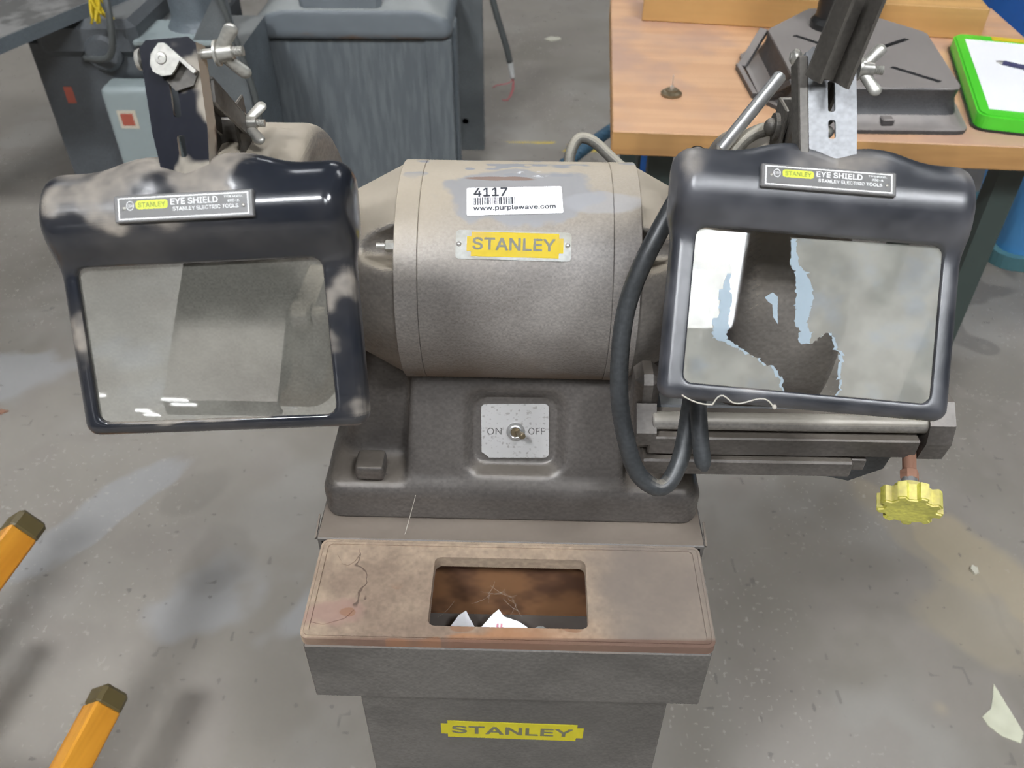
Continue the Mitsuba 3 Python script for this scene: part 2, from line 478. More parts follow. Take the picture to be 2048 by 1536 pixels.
def streak_fn(p, n, uv):
    s = fbm(p.x * 90, p.y * 90, p.z * 9, 4)
    c = mix((0.125, 0.142, 0.155), (0.165, 0.185, 0.195), smoothstep(0.35, 0.7, s))
    ru = smoothstep(0.52, 0.60, p.z + 0.0) * smoothstep(0.55, 0.52, p.z) * smoothstep(0.45, 0.65, fbm(p.x * 14, 2.0, p.z * 60, 3))
    return mix(c, (0.22, 0.15, 0.10), ru * 0.8)


bsdf('machine_panel', proc(streak_fn), 0.45, metallic=0.1)


def lid_fn(p, n, uv):
    f = fbm(p.x * 9, p.y * 9, p.z * 9, 4)
    c = mix((0.19, 0.215, 0.235), (0.15, 0.17, 0.185), f)
    ru = smoothstep(0.556, 0.535, p.z + (fbm(p.x * 20, 1.0, p.z * 8, 3) - 0.5) * 0.03) * smoothstep(0.46, 0.62, fbm(p.x * 12 + 3, 5.0, p.z * 30, 3))
    return mix(mix(c, (0.22, 0.145, 0.10), ru), (0.33, 0.345, 0.335), smoothstep(0.55, 0.95, n.z))


bsdf('machine_lid', proc(lid_fn), 0.45)
bsdf('worn_steel', proc(lambda p, n, uv: mix((0.36, 0.35, 0.335), (0.20, 0.195, 0.185), smoothstep(0.4, 0.62, fbm(p.x * 14, p.y * 14, 1.0, 4)))), 0.35, metallic=0.4)
bsdf('box_grey', (0.27, 0.315, 0.315), 0.45)
bsdf('sticker_red', (0.36, 0.085, 0.055), 0.5)
bsdf('sticker_cream', (0.52, 0.47, 0.38), 0.5)
bsdf('post_grey', dusty((0.15, 0.165, 0.17), (0.25, 0.25, 0.24), 0.8, 1.0, 0.5, 6.0), 0.5)
bsdf('green_steel', (0.035, 0.050, 0.045), 0.45)
bsdf('hose_blue', (0.055, 0.125, 0.19), 0.4)
bsdf('bin_blue', proc(lambda p, n, uv: mix((0.085, 0.33, 0.72), (0.13, 0.40, 0.76), fbm(p.x * 4, p.y * 4, p.z * 4, 3))), 0.4)
bsdf('bin_teal', (0.10, 0.24, 0.27), 0.5)
bsdf('drum_blue', (0.02, 0.10, 0.34), 0.35)
bsdf('drum_pale', (0.27, 0.45, 0.66), 0.4)
bsdf('lime_plastic', (0.075, 0.56, 0.03), 0.35)
bsdf('yellow_tag', (0.62, 0.46, 0.02), 0.5)
bsdf('pen_blue', (0.035, 0.035, 0.10), 0.3)
bsdf('red_wire', (0.42, 0.12, 0.13), 0.5)
bsdf('cable_sheath', (0.085, 0.092, 0.09), 0.5)
bsdf('fray', (0.5, 0.5, 0.48), 0.8)
bsdf('chip_cream', (0.52, 0.50, 0.41), 0.7)
bsdf('lint', (0.42, 0.39, 0.34), 0.9)
bsdf('cream_card', proc(lambda p, n, uv: mix((0.58, 0.58, 0.45), (0.48, 0.48, 0.36), fbm(p.x * 40, p.y * 40, 1.0, 3))), 0.7)
bsdf('pink_ink', (0.62, 0.25, 0.32), 0.6)
bsdf('wheel_grit', proc(lambda p, n, uv: mix((0.30, 0.29, 0.27), (0.40, 0.38, 0.35), noise(p.x * 900, p.y * 900, p.z * 900))), 0.9)

# panes: clear sheets, with dust (left) and with the remains of a peeling film (right)
scene['clear_pane'] = {'type': 'thindielectric', 'int_ior': 1.5}


def dust_pane(p, n, uv):
    f = fbm(p.x * 20, p.y * 20, p.z * 20, 4)
    g = noise(p.x * 900, p.y * 900, p.z * 900)
    return 0.15 + 0.16 * smoothstep(0.3, 0.7, f) + 0.06 * g


scene['dusty_pane'] = {'type': 'blendbsdf', 'weight': proc(dust_pane), 'a': {'type': 'thindielectric', 'int_ior': 1.5},
                       'b': {'type': 'twosided', 'bsdf': {'type': 'diffuse', 'reflectance': rgb(0.34, 0.335, 0.29)}}}

# ------------------------------------------------------------------ the setting
add('floor', bx(-14, 14, -20, 13, -0.1, 0.0), 'floor_mat', False)
add('ceiling', bx(-14, 14, -20, 13, 5.6, 5.7), 'ceiling_mat', False)
add('wall_back', bx(-14, 14, 13, 13.2, 0, 5.6), 'wall_mat', False)
add('wall_front', bx(-14, 14, -20.2, -20, 0, 5.6), 'wall_mat', False)
add('wall_left', bx(-14.2, -14, -20, 13, 0, 5.6), 'wall_mat', False)
add('wall_right', bx(14, 14.2, -20, 13, 0, 5.6), 'wall_mat', False)
for k, l in dict(floor='worn grey concrete workshop floor with paint stains', ceiling='pale workshop ceiling', wall_back='plain workshop wall at the back', wall_front='plain workshop wall behind the camera',
                 wall_left='plain workshop wall at the left', wall_right='plain workshop wall at the right').items():
    tag(k, l, None, None, 'structure')

for i, (lx, ly, ll, rad) in enumerate(LAMPS):
    k = numbered('ceiling_lamp__tray')
    root = 'ceiling_lamp' if i == 0 else f'ceiling_lamp_{i:03d}'
    body = cat(bx(lx - ll / 2 - 0.04, lx + ll / 2 + 0.04, ly - (0.6 if i == 0 else 0.36), ly + (0.6 if i == 0 else 0.36), LAMP_Z + 0.06, LAMP_Z + 0.11, 0.01),
               [rod((lx + s * ll * 0.35, ly, LAMP_Z + 0.11), (lx + s * ll * 0.35, ly, 5.6), 0.008, 8) for s in (-1, 1)])
    scene[f'{root}__tray'] = mikit.ply(body, 'lamp_white', smooth=False)
    for j, s in enumerate((-0.28, 0.28) if i == 0 else (-0.2, 0.2)):
        key = f'{root}__tube' + ('' if j == 0 else f'_{j:03d}')
        wid = 0.275 if i == 0 else 0.13 if i < 6 else 0.04
        m = bx(lx - ll / 2, lx + ll / 2, ly + s - wid, ly + s + wid, LAMP_Z, LAMP_Z + 0.045, 0.015)
        scene[key] = {**mikit.ply(m, 'lamp_white', smooth=False), 'emitter': {'type': 'area', 'radiance': rgb(rad * 0.97, rad, rad * 1.04)}}
    labels[root] = {'label': 'twin tube ceiling lamp hanging under the workshop ceiling', 'category': 'lamp', 'group': 'ceiling lamps of the workshop'}

# ------------------------------------------------------------------ the grinder's own frame
G = mat(rotz(-1.2), (0, 0, 0))


def g(mesh):
    return moved(mesh, G)


# --- pedestal
PED = 'grinder_pedestal'
tray_outline = rrect(-0.163, 0.163, -0.001, 0.098, 0.007)
hole = rrect(-0.0635, 0.0645, 0.0135, 0.0815, 0.006)
rim = tray_outline.buffer(-0.003).difference(rrect(-0.1565, 0.1565, 0.0045, 0.0925, 0.004))
slab = tray_outline.difference(hole)
tray = [plate(slab, 0.007), plate(tray_outline.difference(tray_outline.buffer(-0.0022)), 0.0085)]
tray[0].apply_translation((0, 0, 0.8415))
tray[1].apply_translation((0, 0, 0.8405))
rm = plate(rim, 0.0012)
rm.apply_translation((0, 0, 0.8485))
inner_lip = plate(hole.buffer(0.0015).difference(hole), 0.012)
inner_lip.apply_translation((0, 0, 0.8362))
add(PED + '__tray', g(cat(tray, rm, inner_lip)), 'tray_rust', False)
labels[PED + '__tray'] = {'label': 'rusty brown tool tray with a rectangular opening'}
flake = Polygon([(-0.148, 0.083), (-0.143, 0.075), (-0.141, 0.0715), (-0.136, 0.070), (-0.131, 0.0745), (-0.128, 0.082), (-0.131, 0.0865), (-0.146, 0.087)])
fl = plate(flake, 0.0008)
fl.apply_transform(mat(np.eye(3), (0, 0, 0.8487)))
fl2 = plate(Polygon([(-0.151, 0.040), (-0.138, 0.041), (-0.128, 0.034), (-0.124, 0.026), (-0.130, 0.018), (-0.146, 0.012), (-0.156, 0.014)]), 0.0007)
fl2.apply_translation((0, 0, 0.8486))
add(PED + '__paint_flake', g(fl), 'tray_rust', False)
add(PED + '__paint_flake', g(fl2), 'tray_rust', False)
# skirt of the tray: four walls, and the rusty pocket inside
sk = [bx(-0.1605, 0.1605, -0.002, 0.004, 0.766, 0.8405, 0.0012), bx(-0.1605, -0.1575, 0.002, 0.098, 0.766, 0.8405), bx(0.1575, 0.1605, 0.002, 0.098, 0.766, 0.8405)]
add(PED + '__tray_skirt', g(cat(sk)), 'pedestal_grey', False)
pocket = [bx(-0.0835, 0.082, 0.094, 0.0975, 0.745, 0.8405), bx(-0.0835, -0.0805, 0.0165, 0.094, 0.745, 0.8405), bx(0.079, 0.082, 0.0165, 0.094, 0.745, 0.8405)]
add(PED + '__pocket', g(cat(pocket)), 'bin_rust', False)
add(PED + '__pocket_floor', g(bx(-0.0835, 0.082, 0.016, 0.0975, 0.745, 0.749)), 'pocket_dark', False)  # floor much darker than the rusty pocket walls
labels[PED + '__pocket'] = {'label': 'rust-brown pocket under the tray opening'}
top = [bx(-0.1685, 0.1685, 0.0982, 0.372, 0.845, 0.8495, 0.001), bx(-0.1685, -0.1655, 0.10, 0.372, 0.74, 0.845), bx(0.1655, 0.1685, 0.10, 0.372, 0.74, 0.845), bx(-0.1655, 0.1655, 0.369, 0.372, 0.74, 0.845)]
add(PED + '__top_plate', g(cat(top)), 'pedestal_grey', False)
tabs = []
for s in (-1, 1):
    t_ = plate(Polygon([(0, 0), (0.010, 0.004), (0.011, 0.018), (0.004, 0.026), (0, 0.024)]), 0.0015)
    t_.apply_transform(mat(np.array([[0.2 * s, 0, 0.97 * s], [0.2, 0.97, 0], [-0.95, 0.2, 0.2 * s]]), (s * 0.1690, 0.099, 0.849)))
    tabs.append(t_)
add(PED + '__bent_tab', g(tabs[0]), 'pedestal_grey', False)
add(PED + '__bent_tab', g(tabs[1]), 'pedestal_grey', False)
col = [bx(-0.128, 0.139, 0.012, 0.016, 0.03, 0.7645, 0.0015), bx(-0.128, 0.139, 0.326, 0.33, 0.03, 0.7645, 0.0015), bx(-0.128, -0.124, 0.013, 0.329, 0.03, 0.7645), bx(0.135, 0.139, 0.013, 0.329, 0.03, 0.7645), bx(-0.16, 0.16, 0.10, 0.365, 0.735, 0.763)]
add(PED + '__column', g(cat(col)), 'pedestal_grey', False)
add(PED + '__foot', g(bx(-0.19, 0.20, -0.02, 0.40, 0.0, 0.03, 0.006)), 'pedestal_grey', False)
clip_ = bx(0.139, 0.1415, 0.04, 0.06, 0.70, 0.752)
add(PED + '__side_clip', g(clip_), 'pedestal_grey', False)


def banner(w, h, nx, ny):
    """the notched outline of the brand mark"""
    return Polygon([(-w / 2 + nx, -h / 2), (w / 2 - nx, -h / 2), (w / 2 - nx, -h / 2 + ny), (w / 2, -h / 2 + ny), (w / 2, h / 2 - ny), (w / 2 - nx, h / 2 - ny), (w / 2 - nx, h / 2), (-w / 2 + nx, h / 2),
                    (-w / 2 + nx, h / 2 - ny), (-w / 2, h / 2 - ny), (-w / 2, -h / 2 + ny), (-w / 2 + nx, -h / 2 + ny)])


a = math.radians(-1.2)
DEC = mat(np.array([[math.cos(a), -math.sin(a), 0], [0, 0, -1], [math.sin(a), math.cos(a), 0]]), (0.0045, 0.0119, 0.6885))
add(PED + '__brand_decal', g(moved(plate(banner(0.1295, 0.0285, 0.006, 0.0055), 0.0004), DEC)), 'decal_yellow', False)
labels[PED + '__brand_decal'] = {'label': 'yellow STANLEY decal'}
add(PED + '__brand_decal__lettering', g(moved(moved(text('STANLEY', 0.0125, 0.110, True), mat(np.eye(3), (0, 0, 0.0004))), DEC)), 'decal_grey', False)
tag(PED, 'dark grey metal pedestal with a rusty tool tray and a yellow STANLEY decal', 'pedestal')

# --- bench grinder
GR = 'bench_grinder'
MC = np.array([0.003, 0.2328, 1.040])   # motor centre
MR_ = 0.09


def base_sdf(p):
    x, y, z = p[..., 0], p[..., 1], p[..., 2]
    # skirt
    sk = s_box(p, (0.0, 0.236, 0.860), (0.1655 - 0.0, 0.114, 0.030), 0.016)
    sk = np.maximum(sk, 0.8497 - z)
    # set back shoulders, narrowing upwards
    t = np.clip((z - 0.885) / 0.12, 0, 1)
    hx, yf = 0.155 - 0.030 * t, 0.160 + 0.038 * t
    sh = s_box(np.stack([x, y - (yf + 0.32) / 2, z - 0.925], -1), (0, 0, 0), (1, 1, 0.075), 0.0)
    q = np.stack([np.abs(x) - (hx - 0.02), np.abs(y - (yf + 0.32) / 2) - ((0.32 - yf) / 2 - 0.02)], -1)
    d2 = np.linalg.norm(np.maximum(q, 0), axis=-1) + np.minimum(q.max(-1), 0) - 0.02
    sh = smax(d2 * 0.95, np.abs(z - 0.925) - 0.075, 0.012)
    # the front block that carries the motor, its face leaning back
    yb = 0.131 + (z - 0.890) * 0.533
    hb = 0.0945 - (z - 0.89) * 0.06
    q = np.stack([np.abs(x - 0.003) - (hb - 0.005), (yb - y) * 0.882 + 0.005, y - 0.32, np.abs(z - 0.93) - 0.075], -1)
    bl = np.linalg.norm(np.maximum(q[..., :2], 0), axis=-1) + np.minimum(q[..., :2].max(-1), 0) - 0.005
    bl = np.maximum(bl, q[..., 2:].max(-1))
    bl = smax(bl, 0.127 - y, 0.006)
    d = smin(smin(sk, sh, 0.014), bl, 0.007)
    # recess round the switch: u along x, v up the face, w into it
    v = (z - 0.9285) * 0.882 + (y - 0.1515) * 0.471
    w = (y - 0.1515) * 0.882 - (z - 0.9285) * 0.471
    sl = np.clip(w, -0.01, 0.011) * 0.75
    q = np.stack([np.abs(x - 0.0025) - (0.0440 - sl) + 0.014, np.abs(v) - (0.0375 - sl) + 0.014], -1)
    d3 = np.linalg.norm(np.maximum(q, 0), axis=-1) + np.minimum(q.max(-1), 0) - 0.014
    cut = np.maximum(d3 * 0.8, np.abs(w) - 0.0105)
    d = smax(d, -cut, 0.003)
    lug = s_box(p, (-0.1215, 0.139, 0.9), (0.0125, 0.012, 0.008), 0.003)
    return np.minimum(d, lug)


base = nets(base_sdf, (-0.172, 0.118, 0.848), (0.172, 0.353, 1.002), 0.0024)
add(GR + '__base', g(base), 'base_grey', True)
labels[GR + '__base'] = {'label': 'grey cast base sloping up to the motor'}


def on_motor(mesh, x0, ang, tilt=0.0, lift=0.0006, r=MR_):
    """bends a flat mesh (u right, v up, n out) on to the motor at x0 and at this angle above the horizontal front"""
    v = np.array(mesh.vertices)
    c, s = math.cos(math.radians(tilt)), math.sin(math.radians(tilt))
    u, w = v[:, 0] * c - v[:, 1] * s, v[:, 0] * s + v[:, 1] * c
    rr = r + v[:, 2] + lift
    a = math.radians(ang) + w / r
    out = np.stack([x0 + u, MC[1] - rr * np.cos(a), MC[2] + rr * np.sin(a)], 1)
    return trimesh.Trimesh(out, mesh.faces, process=False)


def fine(mesh, size):
    v, f = trimesh.remesh.subdivide_to_size(mesh.vertices, mesh.faces, size)
    return trimesh.Trimesh(v, f, process=False)


def drum(x0, x1, r, c=0.0012, n=96):
    m = trimesh.creation.revolve(np.array([(0, x0), (r - c, x0), (r, x0 + c), (r, x1 - c), (r - c, x1), (0, x1)]), sections=n)
    m.apply_transform(mat(np.array([[0, 0, 1.0], [1, 0, 0], [0, 1, 0]]), (0, MC[1], MC[2])))
    return m


add(GR + '__motor_housing', g(drum(-0.0712, 0.0742, MR_, 0.0004)), 'motor_mat', 30)
labels[GR + '__motor_housing'] = {'label': 'grey motor drum with dust and a wiped bare patch'}
for a0, a1 in ((-0.089, -0.0714), (0.0744, 0.095)):
    add(GR + '__end_ring', g(drum(a0, a1, MR_ + 0.0002, 0.0005)), 'motor_mat', 30)


def bell_sdf(s):
    def f(p):
        x = (p[..., 0] - 0.003) * s
        rr = np.hypot(p[..., 1] - MC[1], p[..., 2] - MC[2])
        cone = (rr - (0.0875 - (x - 0.092) * 0.52)) * 0.88
        d = smax(cone, np.abs(x - 0.130) - 0.044, 0.006)
        # scooped pocket for the tie bolt, front and back
        for ang in (44, 136):
            ca, sa = math.cos(math.radians(ang)), math.sin(math.radians(ang))
            yy, zz = p[..., 1] - MC[1], p[..., 2] - MC[2]
            rad, tan = -yy * ca + zz * sa, yy * sa + zz * ca
            q = np.sqrt(((x - 0.080) / 0.047) ** 2 + (tan / 0.0165) ** 2 + ((rad - 0.090) / 0.034) ** 2)
            d = smax(d, -(q - 1) * 0.0165, 0.003)
        return d
    return f


for s in (-1, 1):
    lo, hi = sorted((0.003 + s * 0.084, 0.003 + s * 0.176))
    k = add(GR + '__end_bell', g(nets(bell_sdf(s), (lo, MC[1] - 0.092, MC[2] - 0.092), (hi, MC[1] + 0.092, MC[2] + 0.092), 0.0022)), 'grinder_grey', True)
    labels[k] = {'label': 'dusty tapered end bell of the motor'}
    ca, sa = math.cos(math.radians(44)), math.sin(math.radians(44))
    bp = np.array([0.003 + s * 0.091, MC[1] - 0.0865 * ca, MC[2] + 0.0865 * sa])
    ex = np.array([s * 1.0, 0, 0])
    bolt = cat(rod(bp, bp + ex * 0.014, 0.0024, 12), lathe([(0, 0), (0.0046, 0), (0.0046, 0.006), (0.004, 0.0068), (0, 0.0068)], bp + ex * 0.0005, bp + ex * 0.01, 6))
    add(GR + '__tie_bolt', g(bolt), 'zinc', 30)


def guard_sdf(s):
    def f(p):
        q = p.copy()
        q[..., 0] = (p[..., 0] - 0.003) * s
        d = s_cylx(q, (0.199, MC[1], MC[2]), 0.1175, 0.041, 0.016)
        neck = s_cylx(q, (0.15, MC[1], MC[2]), 0.062, 0.03, 0.006)
        d = smin(d, neck, 0.030)
        boss = s_box(q, (0.199, MC[1] - 0.02, MC[2] + 0.104), (0.022, 0.03, 0.018), 0.008)
        return smin(d, boss, 0.010)
    return f


for s in (-1, 1):
    lo, hi = sorted((0.003 + s * 0.118, 0.003 + s * 0.241))
    k = add(GR + '__wheel_guard', g(nets(guard_sdf(s), (lo, MC[1] - 0.119, MC[2] - 0.119), (hi, MC[1] + 0.119, MC[2] + 0.125), 0.003)), 'grinder_grey', True)
    labels[k] = {'label': 'drum-shaped wheel guard thick with tan dust'}
# wood-turner's tool rest in front of the left guard, with its clamp bolt
tr = []
for dz in (0.0, -0.006):
    tr += [(-0.2281, 0.0394, 1.0596 + dz), (-0.1523, 0.0406, 1.0591 + dz), (-0.1545, 0.1193, 1.1026 + dz), (-0.2298, 0.1289, 1.1113 + dz)]
lip = [(-0.2281, 0.0394, 1.0596), (-0.1523, 0.0406, 1.0591), (-0.2281, 0.0394, 1.0466), (-0.1523, 0.0406, 1.0461), (-0.2281, 0.0454, 1.0446), (-0.1523, 0.0466, 1.0451)]
k = add(GR + '__tool_rest', cat(trimesh.convex.convex_hull(np.array(tr)), trimesh.convex.convex_hull(np.array(lip)), bx(-0.215, -0.165, 0.09, 0.20, 1.02, 1.075, 0.004)), 'grinder_grey', False)
scene[k] = mikit.ply(g(cat(trimesh.convex.convex_hull(np.array(tr)), trimesh.convex.convex_hull(np.array(lip)), bx(-0.215, -0.165, 0.09, 0.20, 1.02, 1.075, 0.004))), 'base_grey', smooth=False)
labels[k] = {'label': 'flat dusty tool rest in front of the left guard'}
cb = np.array([-0.1505, 0.0985, 1.0885])
add(GR + '__clamp_bolt', g(cat(rod(cb, cb + (0.0135, 0, 0), 0.0092, 28, 0.0018), rod(cb + (0.013, 0, 0), cb + (0.0225, 0, 0), 0.0055, 20, 0.0015), bx(-0.156, -0.140, 0.10, 0.17, 1.070, 1.085, 0.003))), 'grinder_grey', 30)

# nameplate on the motor
k = add(GR + '__nameplate', g(on_motor(fine(plate(rrect(-0.0427, 0.0427, -0.0108, 0.0108, 0.003), 0.0006), 0.006), 0.0, 44.6, -0.7, 0.0002)), 'plate_steel', False)
labels[k] = {'label': 'riveted steel nameplate reading STANLEY'}
add(GR + '__nameplate__brand_field', g(on_motor(fine(plate(banner(0.0712, 0.0182, 0.0032, 0.0036), 0.0003), 0.006), 0.0012, 44.9, -0.7, 0.0008)), 'brand_yellow', False)
add(GR + '__nameplate__lettering', g(on_motor(fine(text('STANLEY', 0.0086, 0.0610, True, 0.0002), 0.006), 0.0003, 45.1, -0.7, 0.0012)), 'brand_grey', False)
for xx in (-0.0402, 0.0400):
    add(GR + '__nameplate__rivet', g(on_motor(ball((0, 0, 0.0006), (0.0020, 0.0020, 0.0016), 2), xx, 45.0 - 0.02 * xx, 0, 0.0)), 'bright_rivet', True)

# lot sticker
STI = dict(x0=0.0, ang=68.6, tilt=2.9)


def stick(mesh, du=0.0, dv=0.0, lift=0.0004):
    m = moved(fine(mesh, 0.006), mat(np.eye(3), (du, dv, 0)))
    return g(on_motor(m, STI['x0'], STI['ang'], STI['tilt'], lift))


tag(add('lot_sticker', stick(plate(rrect(-0.0360, 0.0360, -0.0132, 0.0132, 0.0015), 0.0002)), 'paper_white', False), 'white lot sticker printed 4117 with a barcode, stuck on top of the motor', 'sticker')
add('lot_sticker__lettering', stick(text('4117', 0.0085, 0.0255, True, 0.00012), -0.0178, 0.0082, 0.0007), 'ink', False)
add('lot_sticker__lettering', stick(text('www.purplewave.com', 0.0036, 0.0615, True, 0.00012), -0.0002, -0.0075, 0.0007), 'ink', False)
rng = np.random.default_rng(4117)
bars, x = [], -0.0305
while x < 0.0005:
    wbar = float(rng.choice([0.0004, 0.0007, 0.0011]))
    bars.append(plate(sbox(x, -0.0040, x + wbar, 0.0026), 0.00012))
    x += wbar + float(rng.choice([0.0004, 0.0006, 0.0010]))
add('lot_sticker__barcode', cat([stick(b, 0, 0, 0.0007) for b in bars]), 'ink', False)

# switch plate, lying in the recess
SP = mat(np.stack([[1, 0, 0], [0, 0.471, 0.882], [0, -0.882, 0.471]], 1), (0.0025, 0.1515 + 0.0105 * 0.882 - 0.0006, 0.9285 - 0.0105 * 0.471 + 0.0003))
ti = math.radians(1.2)
SPT = SP @ mat(np.array([[math.cos(ti), -math.sin(ti), 0], [math.sin(ti), math.cos(ti), 0], [0, 0, 1]]), (0, 0, 0))
sw = rrect(-0.0292, 0.0292, -0.0240, 0.0240, 0.004).difference(Polygon([(-0.03, -0.025), (-0.022, -0.025), (-0.024, -0.0225), (-0.03, -0.018)]))
k = add(GR + '__switch_plate', g(moved(plate(sw, 0.001), SPT)), 'switch_alu', False)
labels[k] = {'label': 'worn aluminium switch plate reading ON and OFF'}
for t, w_, dx in (('ON', 0.0125, -0.0178), ('OFF', 0.0145, 0.0188)):
    add(GR + '__switch_plate__lettering', g(moved(moved(text(t, 0.0058, w_, False, 0.0002), mat(np.eye(3), (dx, 0.0, 0.001))), SPT)), 'ink_grey', False)
add(GR + '__switch_plate__collar', g(moved(lathe([(0.0042, 0.0), (0.0078, 0), (0.0078, 0.0022), (0.0070, 0.003), (0.0062, 0.0048), (0.0050, 0.0052), (0.0042, 0.0048), (0.0042, 0)], (0.0005, 0, 0.0008), (0.0005, 0, 1)), SPT)), 'steel', 30)
add(GR + '__switch_plate__toggle', g(moved(cat(lathe([(0, 0), (0.0045, 0), (0.004, 0.003), (0, 0.0035)], (0.0005, 0, 0.001), (0.0005, 0, 1)), lathe([(0, 0), (0.0017, 0), (0.0026, 0.010), (0.0030, 0.014), (0.0024, 0.0165), (0, 0.0175)], (0.0008, 0, 0.002), (0.0058, 0, 0.0145))), SPT)), 'brass_dark', 30)

# --- eye shields: frame right = u, up = v, towards the viewer = n
SH = {
    'L': (np.array([[0.9973, -0.0558, -0.0486], [-0.0165, 0.4728, -0.8810], [0.0722, 0.8794, 0.4705]]), np.array([-0.1760, 0.0346, 1.1407])),
    'R': (np.array([[0.9949, 0.0855, -0.0534], [-0.0964, 0.6500, -0.7538], [-0.0297, 0.7551, 0.6549]]), np.array([0.1876, 0.0615, 1.1412])),
}


def shield_sdf(win, boss_u):
    u0, u1, v0, v1 = win

    def f(p):
        u, v, n = p[..., 0], p[..., 1], p[..., 2]
        body = s_box(p, (0, 0, -0.0095), (0.0885, 0.0768, 0.0095), 0.0085)
        roll = s_cylx(np.stack([u, v, n], -1), (0, 0.0535, -0.0070), 0.0232, 0.0885, 0.011)
        d = smin(body, roll, 0.014)
        b1 = s_ell(p, (boss_u - 0.024, 0.075, -0.010), (0.022, 0.012, 0.017))
        b2 = s_ell(p, (boss_u + 0.024, 0.075, -0.010), (0.022, 0.012, 0.017))
        d = smin(d, np.minimum(b1, b2), 0.012)
        inner = s_box(p, (0, -0.003, -0.030), (0.0835, 0.0715, 0.026), 0.004)
        d = smax(d, -inner, 0.002)
        q = np.stack([np.abs(u - (u0 + u1) / 2) - ((u1 - u0) / 2 - 0.006), np.abs(v - (v0 + v1) / 2) - ((v1 - v0) / 2 - 0.006)], -1)
        w = np.linalg.norm(np.maximum(q, 0), axis=-1) + np.minimum(q.max(-1), 0) - 0.006
        return smax(d, -np.maximum(w, np.abs(n) - 0.03), 0.0018)
    return f


def wing_nut(p, axis, wing):
    """a wing nut at p, its bolt along axis, its wings along wing"""
    z = np.asarray(axis, float) / np.linalg.norm(axis)
    x = np.asarray(wing, float) - z * (np.asarray(wing, float) @ z)
    x /= np.linalg.norm(x)
    M = mat(np.stack([x, np.cross(z, x), z], 1), p)
    hub = lathe([(0, 0), (0.0052, 0), (0.0048, 0.002), (0.0040, 0.008), (0, 0.0082)], (0, 0, 0), (0, 0, 1), 24)
    wings = []
    for s in (-1, 1):
        pts = np.array([ball((s * a_, 0, h_), (r1, 0.0019, r2), 2).vertices for a_, h_, r1, r2 in ((0.0045, 0.004, 0.003, 0.004), (0.0120, 0.0105, 0.0038, 0.0042))]).reshape(-1, 3)
        wings.append(trimesh.convex.convex_hull(pts))
    thread = lathe([(0, -0.002)] + [(0.0024 + 0.0004 * (i % 2), 0.006 + i * 0.0006) for i in range(14)] + [(0, 0.0146)], (0, 0, 0), (0, 0, 1), 16)
    washer = lathe([(0, -0.0015), (0.0070, -0.0015), (0.0070, 0), (0, 0)], (0, 0, 0), (0, 0, 1), 24)
    return moved(cat(hub, wings, thread, washer), M)


def strap(w0, w1, L, th=0.0022, flange=0.011, slots=((0.012, 0.024), (0.044, 0.056))):
    """a channel shaped arm along +v from 0 to L, width w0 at the foot and w1 at the top, face at n=0, flanges towards -n"""
    poly = Polygon([(-w0 / 2, 0), (w0 / 2, 0), (w1 / 2, L * 0.45), (w1 / 2, L - 0.004), (w1 / 2 - 0.004, L), (-w1 / 2 + 0.004, L), (-w1 / 2, L - 0.004), (-w1 / 2, L * 0.45)])
    for a_, b_ in slots:
        poly = poly.difference(rrect(-0.0022, 0.0022, a_, b_, 0.0015))
    face = plate(poly, th)
    face.apply_translation((0, 0, -th))
    fl = []
    for s in (-1, 1):
        q = [(s * w0 / 2, 0.0), (s * w1 / 2, L * 0.45), (s * w1 / 2, L - 0.003)]
        for (xa, ya), (xb, yb) in zip(q[:-1], q[1:]):
            v = np.array([[xa, ya, 0], [xb, yb, 0], [xb, yb, -flange], [xa, ya, -flange], [xa - s * th, ya, 0], [xb - s * th, yb, 0], [xb - s * th, yb, -flange], [xa - s * th, ya, -flange]])
            fl.append(trimesh.convex.convex_hull(v))
    return cat(face, fl)


def channel(p0, p1, side, w=0.022, dp=0.013, th=0.002):
    """a U channel from p0 to p1; side = direction of its width; its back faces cross(along, side)"""
    z = np.subtract(p1, p0)
    L = float(np.linalg.norm(z))
    z = z / L
    x = np.asarray(side, float) - z * (np.asarray(side, float) @ z)
    x /= np.linalg.norm(x)
    y = np.cross(z, x)
    M = mat(np.stack([x, y, z], 1), p0)
    web = bx(-w / 2, w / 2, -th, 0, 0, L, 0.0005)
    ears = []
    for s in (-1, 1):
        e = plate(sbox(0.0, 0.0, L, dp).union(sbox(0, 0, 0.0001, 0.0001)), th)
        e.apply_transform(mat(np.stack([[0, 0, 1.0], [0, 1.0, 0], [-1.0, 0, 0]], 1), (s * w / 2 + (0 if s > 0 else th), 0, 0)))
        ears.append(e)
    return moved(cat(web, ears), M)


